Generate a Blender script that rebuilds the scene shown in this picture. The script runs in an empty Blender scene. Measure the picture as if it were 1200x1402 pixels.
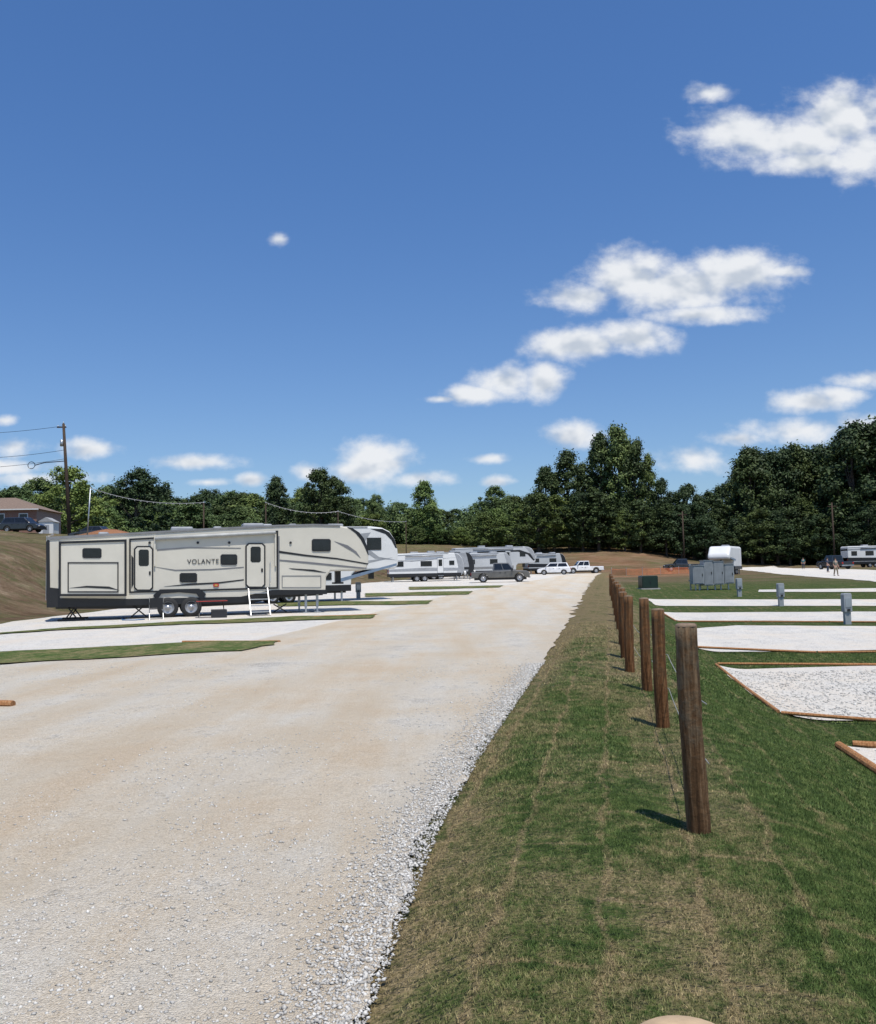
import bpy, math, random, numpy as np
from mathutils import Vector, Matrix
random.seed(7); rng=np.random.default_rng(7)
R=math.radians; PI=math.pi
scene=bpy.context.scene; COL=scene.collection
F=1200.0; EYE=1.6
PITCH=math.atan(84.5/1200); ROLL=R(1.2)
CR=Matrix.Rotation(R(90)+PITCH,3,'X') @ Matrix.Rotation(-ROLL,3,'Z')
def ray(px,py): return CR@Vector(((px-600)/F,(701-py)/F,-1))
def P(px,py,Y):
    d=ray(px,py); t=Y/d.y; return Vector((d.x*t,Y,EYE+d.z*t))

# ------------------------------------------------------------------ terrain
def S(t):
    t=np.clip(t,0,1); return t*t*(3-2*t)
FY=[-6,0.86,5.48,9.0,11.7,13.9,16.4,24,32,50,140]; FX=[-.5,0.3,1.55,2.23,2.72,2.97,3.45,4.9,6.4,9.75,27]
RY=[-8,0,3.2,5.5,7.7,17.3,57,107,140]; RX=[-.74,-.54,-.35,-.1,.26,2.1,9.4,19.0,26]
BY=[-50,35,50,60,88,100,117,131,150,165,180,200,240,300,600,3000]; BZ=[0,0,.15,.3,.62,.72,1.0,1.1,1.3,2.8,5.0,7.2,8.6,9.8,12,14]
_yy=np.linspace(-50,3000,30500); _bb=np.interp(_yy,BY,BZ); _k=np.ones(121)/121
_bs=np.convolve(np.pad(_bb,60,mode='edge'),_k,mode='valid')
FOOT=[(-300,20),(-60,26),(-16.4,29),(-17.7,36),(-16,60),(-8,100),(-1,122),(12,165),(40,400)]
MX=P(160,785,84).x
def fnoise(x,y):
    return (np.sin(1.7*x+.9*y)*.5+np.sin(2.9*y-1.3*x+1.)*.3+np.sin(.61*x-.43*y+2)*.7+np.sin(5.1*x+3.3*y)*.12)
def dist_foot(x,y):
    d=np.full(np.shape(x),1e9)
    for (ax,ay),(bx_,by_) in zip(FOOT[:-1],FOOT[1:]):
        vx,vy=bx_-ax,by_-ay; t=np.clip(((x-ax)*vx+(y-ay)*vy)/(vx*vx+vy*vy),0,1)
        d=np.minimum(d,np.hypot(x-ax-t*vx,y-ay-t*vy))
    xb=np.interp(y,[29,36,60,100,122,165,400,3000],[-16.4,-17.7,-16,-8,-1,12,40,100])
    inside=(x<xb)&(y>np.interp(x,[-300,-60,-16.4],[20,26,29]))
    return np.where(inside,d,0.0)
def mound(x,y): return np.exp(-((x-MX)/3.6)**2-((y-84)/2.6)**2)
def H(x,y):
    x=np.asarray(x,float); y=np.asarray(y,float)
    b=np.interp(y,_yy,_bs)
    ratio=x/np.maximum(y,1)
    hill=np.maximum(b-1.2,0)
    f=1-.70*S((ratio-.19)/.2)-.45*S((-ratio-.02)/.3)
    b=np.where(y>140,np.minimum(b,1.2)+hill*f,b)
    xf=np.interp(y,FY,FX)
    drop=-.6*S((x-xf-.15)/2.4)*(1-S((y-26)/45))
    xr=np.interp(y,RY,RX)
    g=S((x-xr)/.5)*(1-S((y-60)/30))
    berm=g*(.05+.035*fnoise(x,y)*(1-.88*S((x-xf-.8)/1.2)))+g*.05*S(1-np.abs(x-(xr+xf)/2)/1.0)
    d=dist_foot(x,y)
    bank=3.1*S(d/12)+.095*np.maximum(0,d-4)
    bank=np.where(bank>6.8,6.8+(bank-6.8)*.15,bank)
    bank=bank+np.where(d>1,.12*fnoise(x*.35,y*.35)+.08*fnoise(x*1.1,y*1.3),0)
    bank=bank*(1-.75*S((y-118)/60))
    far=np.where(y>140,.25*fnoise(x*.12,y*.12)*S((y-140)/25),0)
    road=.012*fnoise(x*.8,y*.5)*(1-S((x-xr)/.5))
    return b+drop+berm+bank+road+far+1.25*mound(x,y)
def hz(x,y): return float(H(np.array([x]),np.array([y]))[0])
def G(px,py):
    d=ray(px,py); t=1.0; prev=None
    while t<900:
        x=d.x*t; y=d.y*t; z=EYE+d.z*t
        if z<=hz(x,y):
            lo,hi=prev,t
            for _ in range(14):
                m=(lo+hi)/2
                if EYE+d.z*m<=hz(d.x*m,d.y*m): hi=m
                else: lo=m
            t=(lo+hi)/2; return Vector((d.x*t,d.y*t,hz(d.x*t,d.y*t)))
        prev=t; t*=1.03
    return Vector((d.x*t,d.y*t,hz(d.x*t,d.y*t)))
def seg(*a):
    out=[]
    for s0,s1,n in a: out+=list(np.linspace(s0,s1,n,endpoint=False))
    out.append(a[-1][1]); return np.array(out)
GX=seg((-900,-200,14),(-200,-60,35),(-60,-20,44),(-20,-1,38),(-1,8,50),(8,30,44),(30,120,45),(120,300,20),(300,900,12))
GY=seg((-40,0,20),(0,2,5),(2,20,95),(20,60,80),(60,170,110),(170,300,44),(300,1500,20),(1500,2600,3))
GXX,GYY=np.meshgrid(GX,GY,indexing='ij')
GZ=H(GXX,GYY)

# ------------------------------------------------------------------ helpers
def fast_mesh(name,verts,faces):
    me=bpy.data.meshes.new(name); verts=np.asarray(verts,np.float32); faces=np.asarray(faces,np.int32)
    n,k=faces.shape
    me.vertices.add(len(verts)); me.vertices.foreach_set('co',verts.ravel())
    me.loops.add(n*k); me.loops.foreach_set('vertex_index',faces.ravel())
    me.polygons.add(n); me.polygons.foreach_set('loop_start',np.arange(n,dtype=np.int32)*k)
    me.update(calc_edges=True); return me
def link(name,me,mat=None,parent=None,smooth=False):
    o=bpy.data.objects.new(name,me); COL.objects.link(o)
    if mat is not None and len(me.materials)==0: me.materials.append(mat)
    if parent is not None: o.parent=parent
    if smooth: 
        me.polygons.foreach_set('use_smooth',[True]*len(me.polygons))
    return o
def tag(o,label=None,cat=None,group=None,kind=None):
    if label: o['label']=label
    if cat: o['category']=cat
    if group: o['group']=group
    if kind: o['kind']=kind
    return o
def empty(name,loc,rz=0,label=None,cat=None,group=None):
    o=bpy.data.objects.new(name,None); COL.objects.link(o); o.location=loc; o.rotation_euler=(0,0,rz)
    o.empty_display_size=.2
    return tag(o,label,cat,group)
class MB:
    def __init__(s): s.v=[]; s.f=[]
    def add(s,vs,fs):
        n=len(s.v); s.v+=[tuple(v) for v in vs]; s.f+=[tuple(i+n for i in f) for f in fs]; return s
    def box(s,x0,x1,y0,y1,z0,z1):
        return s.add([(x0,y0,z0),(x1,y0,z0),(x1,y1,z0),(x0,y1,z0),(x0,y0,z1),(x1,y0,z1),(x1,y1,z1),(x0,y1,z1)],
          [(0,3,2,1),(4,5,6,7),(0,1,5,4),(1,2,6,5),(2,3,7,6),(3,0,4,7)])
    def prism(s,prof,y0,y1):   # profile in x,z
        n=len(prof)
        a=sum(prof[i][0]*prof[(i+1)%n][1]-prof[(i+1)%n][0]*prof[i][1] for i in range(n))
        if a<0: prof=prof[::-1]
        vs=[(x,y0,z) for x,z in prof]+[(x,y1,z) for x,z in prof]
        fs=[tuple(range(n)),tuple(range(2*n-1,n-1,-1))]+[((i+1)%n,i,n+i,n+(i+1)%n) for i in range(n)]
        return s.add(vs,fs)
    def tube(s,pts,r,seg=8,caps=True):
        pts=[Vector(p) for p in pts]; rs=r if isinstance(r,(list,tuple)) else [r]*len(pts)
        n0=len(s.v)
        for i,p in enumerate(pts):
            t=(pts[min(i+1,len(pts)-1)]-pts[max(i-1,0)]).normalized()
            up=Vector((0,0,1)) if abs(t.z)<.9 else Vector((1,0,0))
            a=t.cross(up).normalized(); b=t.cross(a)
            for k in range(seg):
                q=2*PI*k/seg; s.v.append(tuple(p+(a*math.cos(q)+b*math.sin(q))*rs[i]))
        for i in range(len(pts)-1):
            for k in range(seg):
                a0=n0+i*seg+k; a1=n0+i*seg+(k+1)%seg; s.f.append((a0,a1,a1+seg,a0+seg))
        if caps:
            s.f.append(tuple(n0+k for k in range(seg))[::-1]); e=n0+(len(pts)-1)*seg
            s.f.append(tuple(e+k for k in range(seg)))
        return s
    def lathe(s,prof,c,axis='y',seg=20):   # profile (r, t)
        n0=len(s.v)
        for r,t in prof:
            for k in range(seg):
                q=2*PI*k/seg; a,b=r*math.cos(q),r*math.sin(q)
                s.v.append((c[0]+a,c[1]+t,c[2]+b) if axis=='y' else (c[0]+a,c[1]+b,c[2]+t))
        for i in range(len(prof)-1):
            for k in range(seg):
                a0=n0+i*seg+k; a1=n0+i*seg+(k+1)%seg; s.f.append((a0,a1,a1+seg,a0+seg))
        return s
    def sphere(s,c,r,n=8,m=6,sc=(1,1,1)):
        n0=len(s.v)
        for i in range(m+1):
            th=PI*i/m
            for k in range(n):
                q=2*PI*k/n; s.v.append((c[0]+r*sc[0]*math.sin(th)*math.cos(q),c[1]+r*sc[1]*math.sin(th)*math.sin(q),c[2]+r*sc[2]*math.cos(th)))
        for i in range(m):
            for k in range(n):
                a0=n0+i*n+k; a1=n0+i*n+(k+1)%n; s.f.append((a0,a1,a1+n,a0+n))
        return s
    def build(s,name,mat,parent=None,smooth=False,bevel=0,seg=2):
        me=bpy.data.meshes.new(name); me.from_pydata(s.v,[],s.f); me.update()
        o=link(name,me,mat,parent,smooth)
        if bevel:
            m=o.modifiers.new('bevel','BEVEL'); m.width=bevel; m.segments=seg; m.limit_method='ANGLE'; m.angle_limit=R(35)
        return o

# ------------------------------------------------------------------ materials
def newmat(name):
    m=bpy.data.materials.new(name); m.use_nodes=True; nt=m.node_tree; b=nt.nodes['Principled BSDF']; return m,nt,b
def N(nt,t,**k):
    n=nt.nodes.new(t)
    for a,v in k.items(): setattr(n,a,v)
    return n
def noise(nt,vec,scale,detail=4,rough=.55):
    n=N(nt,'ShaderNodeTexNoise'); n.inputs['Scale'].default_value=scale; n.inputs['Detail'].default_value=detail; n.inputs['Roughness'].default_value=rough
    if vec is not None: nt.links.new(vec,n.inputs['Vector'])
    return n.outputs['Fac']
def ramp(nt,fac,stops):
    r=N(nt,'ShaderNodeValToRGB'); e=r.color_ramp.elements
    while len(e)<len(stops): e.new(.5)
    for i,(p,c) in enumerate(stops):
        e[i].position=p; e[i].color=(*c,1) if len(c)==3 else c
    nt.links.new(fac,r.inputs['Fac']); return r.outputs['Color']
def mix(nt,fac,a,b,mode='MIX'):
    m=N(nt,'ShaderNodeMix',data_type='RGBA',blend_type=mode)
    for i,v in ((0,fac),(6,a),(7,b)):
        if isinstance(v,(int,float)): m.inputs[i].default_value=v
        elif isinstance(v,tuple): m.inputs[i].default_value=(*v,1)
        else: nt.links.new(v,m.inputs[i])
    return m.outputs[2]
def mth(nt,op,a,b=None,clamp=False):
    m=N(nt,'ShaderNodeMath',operation=op); m.use_clamp=clamp
    for i,v in enumerate((a,b)):
        if v is None: continue
        if isinstance(v,(int,float)): m.inputs[i].default_value=v
        else: nt.links.new(v,m.inputs[i])
    return m.outputs[0]
def mapped(nt,vec,rot=0,scale=(1,1,1)):
    mp=N(nt,'ShaderNodeMapping'); mp.inputs['Rotation'].default_value=(0,0,R(rot)); mp.inputs['Scale'].default_value=scale; nt.links.new(vec,mp.inputs['Vector']); return mp.outputs['Vector']
def bumpn(nt,b,hgt,strength=.4,dist=.02):
    n=N(nt,'ShaderNodeBump'); n.inputs['Strength'].default_value=strength; n.inputs['Distance'].default_value=dist
    nt.links.new(hgt,n.inputs['Height']); nt.links.new(n.outputs['Normal'],b.inputs['Normal'])
_mc={}
def M(name,col,rough=.6,metal=0,var=.14,scale=2.5,bump=0,bscale=40,coat=0):
    if name in _mc: return _mc[name]
    m,nt,b=newmat(name); tc=N(nt,'ShaderNodeTexCoord').outputs['Object']
    f=noise(nt,tc,scale,3)
    lo=tuple(c*(1-var) for c in col); hi=tuple(min(1,c*(1+var)) for c in col)
    nt.links.new(ramp(nt,f,[(.3,lo),(.7,hi)]),b.inputs['Base Color'])
    b.inputs['Roughness'].default_value=rough; b.inputs['Metallic'].default_value=metal
    b.inputs['Coat Weight'].default_value=coat
    if bump: bumpn(nt,b,noise(nt,tc,bscale,6),bump,.02)
    _mc[name]=m; return m
cream=M('cream_fibreglass',(.59,.555,.465),.35,var=.06,scale=.9)
white_p=M('white_gel_coat',(.68,.68,.66),.3,var=.05,scale=.8)
silver_g=M('silver_gel_coat',(.46,.47,.47),.3,var=.05,scale=.8)
grey_p=M('grey_gel_coat',(.3,.31,.32),.35)
black_t=M('black_trim',(.013,.013,.014),.4)
glass=M('dark_glass',(.012,.014,.017),.06,var=.3)
steel=M('galvanised_steel',(.42,.44,.45),.42,.7)
enam=M('grey_enamel',(.27,.29,.3),.45)
alu=M('aluminium',(.6,.6,.6),.35,.8)
rubber=M('tyre_rubber',(.022,.022,.022),.85)
rimm=M('rim_metal',(.4,.4,.4),.35,.5)
red_p=M('red_plastic',(.42,.04,.03),.4)
lampr=M('red_lamp',(.35,.02,.02),.25)
lampw=M('clear_lamp',(.7,.7,.68),.15)
gtrim=M('grey_trim',(.2,.2,.2),.4)

def bw(nt,c):
    s=N(nt,'ShaderNodeRGBToBW'); nt.links.new(c,s.inputs[0]); return s.outputs[0]
def grass_color(nt,pos,dirt=None):
    n1=noise(nt,pos,1.3,6,.7); n2=noise(nt,pos,8,4,.6); n3=noise(nt,pos,45,2)
    g=ramp(nt,n2,[(.3,(.036,.06,.015)),(.5,(.062,.094,.024)),(.72,(.125,.148,.047))])
    straw=ramp(nt,n3,[(.3,(.15,.108,.055)),(.7,(.35,.265,.15))])
    n4=noise(nt,mapped(nt,pos,11,(1.8,.3,1)),1.1,4,.65)
    wob=N(nt,'ShaderNodeVectorMath',operation='ADD'); nz=N(nt,'ShaderNodeTexNoise'); nz.inputs['Scale'].default_value=2.2; nz.inputs['Detail'].default_value=4; nt.links.new(pos,nz.inputs['Vector'])
    sc=N(nt,'ShaderNodeVectorMath',operation='MULTIPLY'); nt.links.new(nz.outputs['Color'],sc.inputs[0]); sc.inputs[1].default_value=(.22,.22,0)
    nt.links.new(pos,wob.inputs[0]); nt.links.new(sc.outputs[0],wob.inputs[1])
    br=N(nt,'ShaderNodeTexBrick'); br.inputs['Scale'].default_value=1.0; br.inputs['Brick Width'].default_value=1.45; br.inputs['Row Height'].default_value=.46; br.inputs['Mortar Size'].default_value=.04; br.inputs['Mortar Smooth'].default_value=1.0
    nt.links.new(mapped(nt,wob.outputs[0],-79,(1,1,1)),br.inputs['Vector'])
    fac=mth(nt,'ADD',mth(nt,'MULTIPLY',n1,.8),mth(nt,'MULTIPLY',n4,.5))
    fac=mth(nt,'ADD',fac,-.145)
    fac=mth(nt,'ADD',fac,mth(nt,'MULTIPLY',mth(nt,'SUBTRACT',n2,.5),.5))
    fac=mth(nt,'ADD',fac,mth(nt,'MULTIPLY',mth(nt,'SUBTRACT',n3,.5),.35))
    fac=mth(nt,'ADD',fac,mth(nt,'MULTIPLY',br.outputs['Fac'],.16))
    if dirt is not None: fac=mth(nt,'ADD',fac,dirt)
    mr=bw(nt,ramp(nt,fac,[(.49,(0,0,0)),(.78,(1,1,1))]))
    return mix(nt,mth(nt,'MULTIPLY',mr,.85),g,straw)
# ground
gm,nt,b=newmat('ground_turf_and_earth'); pos=N(nt,'ShaderNodeNewGeometry').outputs['Position']
at=N(nt,'ShaderNodeAttribute'); at.attribute_name='cover'
sp=N(nt,'ShaderNodeSeparateColor'); nt.links.new(at.outputs['Color'],sp.inputs[0])
def dirt_in(nt,o): return mth(nt,'MULTIPLY',mth(nt,'SUBTRACT',o,.27),.42)
gc=grass_color(nt,pos,dirt_in(nt,sp.outputs[0]))
mv=mapped(nt,pos,0,(.25,.9,1))
e1=ramp(nt,noise(nt,mv,.8,8,.75),[(.3,(.075,.045,.027)),(.46,(.145,.097,.058)),(.58,(.23,.165,.105)),(.7,(.38,.3,.2))])
n7=noise(nt,mapped(nt,pos,0,(.6,1,1)),.4,8,.78)
e1=mix(nt,bw(nt,ramp(nt,n7,[(.48,(0,0,0)),(.62,(.8,.8,.8))])),e1,(.085,.1,.034))
clay=ramp(nt,noise(nt,mv,.6,6,.7),[(.35,(.23,.1,.05)),(.65,(.42,.21,.115))])
c=mix(nt,sp.outputs[1],gc,e1); c=mix(nt,sp.outputs[2],c,clay)
nt.links.new(c,b.inputs['Base Color']); b.inputs['Roughness'].default_value=.95; b.inputs['Specular IOR Level'].default_value=.1
bumpn(nt,b,mth(nt,'ADD',noise(nt,pos,25,5),mth(nt,'MULTIPLY',noise(nt,pos,2,6,.7),4)),1.0,.09)
ground_mat=gm
sm,nt,b=newmat('strip_turf'); pos=N(nt,'ShaderNodeNewGeometry').outputs['Position']
nt.links.new(grass_color(nt,pos,.03),b.inputs['Base Color']); b.inputs['Roughness'].default_value=.95; b.inputs['Specular IOR Level'].default_value=.1
bumpn(nt,b,noise(nt,pos,25,5),.8,.04); strip_mat=sm
bm_,nt,b=newmat('grass_blades'); pos=N(nt,'ShaderNodeNewGeometry').outputs['Position']
at=N(nt,'ShaderNodeAttribute'); at.attribute_name='cover'
sp=N(nt,'ShaderNodeSeparateColor'); nt.links.new(at.outputs['Color'],sp.inputs[0])
cc=mix(nt,1.0,grass_color(nt,pos,dirt_in(nt,sp.outputs[0])),(1.45,1.47,1.35),'MULTIPLY')
nt.links.new(cc,b.inputs['Base Color']); b.inputs['Roughness'].default_value=.7; b.inputs['Specular IOR Level'].default_value=.25
blade_mat=bm_
# gravel
def gravel_mat(name,tan,coarse=42,fine=110):
    m,nt,b=newmat(name); pos=N(nt,'ShaderNodeNewGeometry').outputs['Position']
    n1=noise(nt,mapped(nt,pos,10.5,(1.0,.09,1)),.8,6,.62); n2=noise(nt,pos,7,7,.78); n5=noise(nt,pos,1.4,6,.7); n6=noise(nt,pos,.45,5,.6)
    v=N(nt,'ShaderNodeTexVoronoi'); v.inputs['Scale'].default_value=coarse; nt.links.new(pos,v.inputs['Vector'])
    v2=N(nt,'ShaderNodeTexVoronoi'); v2.inputs['Scale'].default_value=fine; nt.links.new(pos,v2.inputs['Vector'])
    vb=bw(nt,v.outputs['Color']); vb2=bw(nt,v2.outputs['Color'])
    st=ramp(nt,vb,[(.12,(.32,.305,.275)),(.45,(.52,.5,.46)),(.85,(.72,.7,.655))])
    st=mix(nt,1.0,st,ramp(nt,v.outputs['Distance'],[(.4,(1,1,1)),(.8,(.52,.48,.42))]),'MULTIPLY')
    nn=mth(nt,'ADD',mth(nt,'MULTIPLY',n1,.55),mth(nt,'MULTIPLY',n6,.45))
    fines=ramp(nt,nn,[(.38,(.62,.585,.515)),(.46,(.6,.54,.44)),(.53,(.585,.485,.35)),(.6,(.55,.41,.255))])
    sp2_=ramp(nt,vb2,[(.1,(.32,.28,.22)),(.5,(.56,.51,.43)),(.9,(.74,.7,.62))])
    fines=mix(nt,.38,fines,sp2_)
    k=mth(nt,'ADD',mth(nt,'MULTIPLY',mth(nt,'SUBTRACT',n5,.5),3.2),mth(nt,'MULTIPLY',mth(nt,'SUBTRACT',n2,.5),2.4))
    k=mth(nt,'SUBTRACT',k,mth(nt,'MULTIPLY',mth(nt,'SUBTRACT',nn,.45),4.0)); k=mth(nt,'ADD',k,.14 if tan else .7,True)
    c=mix(nt,mth(nt,'MULTIPLY',k,.82),fines,st)
    if not tan: c=mix(nt,.42,c,(.72,.705,.67))
    c=mix(nt,bw(nt,ramp(nt,n2,[(.55,(0,0,0)),(.74,(.45,.45,.45))])),c,(.29,.24,.175))
    if tan:
        sx=N(nt,'ShaderNodeSeparateXYZ'); nt.links.new(mapped(nt,pos,10.4,(1,1,1)),sx.inputs[0])
        w_=mth(nt,'ADD',sx.outputs['X'],mth(nt,'MULTIPLY',n6,.5)); w_=mth(nt,'ABSOLUTE',mth(nt,'SINE',mth(nt,'MULTIPLY',w_,1.75)))
        tr_=bw(nt,ramp(nt,w_,[(.6,(0,0,0)),(1.0,(1,1,1))])); tr_=mth(nt,'MULTIPLY',tr_,mth(nt,'MULTIPLY',n1,.7))
        c=mix(nt,tr_,c,(.51,.425,.31))
    nt.links.new(c,b.inputs['Base Color']); b.inputs['Roughness'].default_value=.92; b.inputs['Specular IOR Level'].default_value=.2
    hh=mth(nt,'ADD',mth(nt,'MULTIPLY',mth(nt,'MULTIPLY',v.outputs['Distance'],k),-1.6),mth(nt,'MULTIPLY',n2,2.0))
    hh=mth(nt,'ADD',hh,mth(nt,'MULTIPLY',v2.outputs['Distance'],-.6))
    bumpn(nt,b,hh,.85,.028); return m
road_mat=gravel_mat('compacted_tan_gravel',True); pad_mat=gravel_mat('white_gravel',False,26,70)
stm,nt,b=newmat('crushed_stone'); pos=N(nt,'ShaderNodeNewGeometry').outputs['Position']
nt.links.new(ramp(nt,noise(nt,pos,28,2),[(.3,(.25,.235,.21)),(.5,(.46,.44,.4)),(.7,(.67,.65,.6))]),b.inputs['Base Color']); b.inputs['Roughness'].default_value=.85
stone_mat=stm
# post wood
def wood(name,dark,mid,light,sz=1.2,grey=None):
    m,nt,b=newmat(name); oc=N(nt,'ShaderNodeTexCoord').outputs['Object']
    mp=N(nt,'ShaderNodeMapping'); mp.inputs['Scale'].default_value=(22,22,sz); nt.links.new(oc,mp.inputs['Vector'])
    n=noise(nt,mp.outputs['Vector'],1.6,8,.65); n2=noise(nt,oc,9,6,.7)
    c=ramp(nt,n,[(.3,dark),(.5,mid),(.68,light)]); c=mix(nt,mth(nt,'MULTIPLY',n2,.8),c,mix(nt,1.0,c,(.55,.44,.34),'MULTIPLY'))
    if grey:
        z=N(nt,'ShaderNodeSeparateXYZ'); nt.links.new(oc,z.inputs[0])
        f=mth(nt,'ADD',mth(nt,'MULTIPLY',z.outputs['Z'],.45),mth(nt,'MULTIPLY',mth(nt,'SUBTRACT',n2,.5),2.0)); f=bw(nt,ramp(nt,f,[(.25,(0,0,0)),(.6,(.7,.7,.7))]))
        c=mix(nt,f,c,mix(nt,n,(.025,.018,.011),grey))
    nt.links.new(c,b.inputs['Base Color']); b.inputs['Roughness'].default_value=.9; b.inputs['Specular IOR Level'].default_value=.2
    bumpn(nt,b,mth(nt,'ADD',n,mth(nt,'MULTIPLY',n2,.6)),1.0,.025); return m
postwood=wood('weathered_post_wood',(.028,.014,.006),(.135,.075,.035),(.3,.2,.115),grey=(.26,.215,.145))
postred=wood('brown_post_wood',(.035,.014,.005),(.17,.077,.03),(.31,.17,.08),grey=(.16,.105,.058))
endgrain=M('cut_wood_end',(.42,.3,.18),.8,var=.25,scale=25)
endgrain2=M('weathered_cut_end',(.17,.12,.08),.9,var=.35,scale=25)
timber_mat=wood('treated_timber',(.2,.085,.035),(.42,.21,.09),(.55,.34,.18))
polewood=wood('pole_wood',(.03,.022,.016),(.07,.052,.04),(.12,.095,.075))
# leaves
def leafmat(name,dark,light):
    m,nt,b=newmat(name); pos=N(nt,'ShaderNodeNewGeometry').outputs['Position']; oi=N(nt,'ShaderNodeObjectInfo')
    n=noise(nt,pos,.4,3); 
    c=ramp(nt,n,[(.35,dark),(.65,light)])
    rr=ramp(nt,oi.outputs['Random'],[(0,(.7,.78,.8)),(.5,(1,1,1)),(1,(1.3,1.15,.82))])
    c=mix(nt,1.0,c,rr,'MULTIPLY')
    nt.links.new(c,b.inputs['Base Color']); b.inputs['Roughness'].default_value=.6; b.inputs['Specular IOR Level'].default_value=.2
    return m
leaf_dark=leafmat('dark_leaves',(.027,.045,.018),(.062,.093,.033))
leaf_mid=leafmat('mid_green_leaves',(.065,.1,.034),(.13,.18,.06))
leaf_light=leafmat('bright_leaves',(.085,.135,.035),(.17,.23,.07))
bark=M('bark',(.09,.07,.055),.9,var=.3,scale=4)

# ------------------------------------------------------------------ ground sheet
nx,ny=len(GX),len(GY)
V=np.stack([GXX,GYY,GZ],-1).reshape(-1,3)
idx=np.arange(nx*ny).reshape(nx,ny)
a,b_,c_,d_=idx[:-1,:-1].ravel(),idx[1:,:-1].ravel(),idx[1:,1:].ravel(),idx[:-1,1:].ravel()
tri=np.concatenate([np.stack([a,b_,c_],1),np.stack([a,c_,d_],1)])
me=fast_mesh('ground',V,tri)
def wornness(x,y):
    xr=np.interp(y,RY,RX); xf=np.interp(y,FY,FX)
    w=.32+.4*np.clip(1-np.abs(x-xr-.1)/.4,0,1)+.42*S((y-9)/16)*(x<xf+1)*(x>xr-.2)+np.where(np.abs(x-xf)<.35,.2,0)+.12*S((y-12)/20)-.28*S((x-xf)/1.0)
    w=w+.15*(x<xf)*(y<4.5)
    return np.clip(w,0,1)
X_,Y_=V[:,0],V[:,1]; rat=X_/np.maximum(Y_,1); dft=dist_foot(X_,Y_)
n_=fnoise(X_*.25,Y_*.25); n8=fnoise(X_*.6+3,Y_*.6)
bare=np.where(dft>0,np.clip(1.05-.4*S((dft-8)/9)+.25*n8,.2,1),0)
bare=np.where((Y_>140)&(dft<=0),.9+.15*n_,bare); bare=np.where((Y_>135)&(dft>0),.65+.3*n_,bare)
rightfar=S((Y_-58)/22)*(X_>np.interp(Y_,FY,FX))
bare=np.maximum(bare,rightfar*(.8+.25*n_))
clay_=np.where((Y_>140)&(rat>.1)&(rat<.28),.12+.2*n_,0)+np.where((Y_>100)&(Y_<135)&(rat>.19)&(rat<.32),.3+.3*n_,0)
clay_=np.clip(clay_,0,1)+1.6*mound(X_,Y_)
ca=me.color_attributes.new('cover','FLOAT_COLOR','POINT')
arr=np.stack([wornness(X_,Y_),np.clip(bare,0,1),np.clip(clay_,0,1),np.ones(len(X_))],1).astype(np.float32)
ca.data.foreach_set('color',arr.ravel())
tag(link('ground',me,ground_mat,smooth=True),kind='structure')

# overlays draped on the same triangles
def inside_poly(px,py,poly):
    r=np.zeros(np.shape(px),bool); n=len(poly)
    for i in range(n):
        x0,y0=poly[i]; x1,y1=poly[(i+1)%n]
        if y0==y1: continue
        cnd=((y0>py)!=(y1>py)); xi=(x1-x0)*(py-y0)/(y1-y0)+x0
        r^=cnd&(px<xi)
    return r
def clip(poly,tri3):
    out=poly
    for i in range(3):
        ax,ay=tri3[i]; bx2,by2=tri3[(i+1)%3]; res=[]
        if not out: return []
        def sd(p): return (bx2-ax)*(p[1]-ay)-(by2-ay)*(p[0]-ax)
        sp_=out[-1]; ss=sd(sp_)
        for p in out:
            s2=sd(p)
            if (s2>=0)!=(ss>=0):
                t=ss/(ss-s2); res.append((sp_[0]+(p[0]-sp_[0])*t,sp_[1]+(p[1]-sp_[1])*t))
            if s2>=0: res.append(p)
            sp_=p; ss=s2
        out=res
    return out
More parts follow.
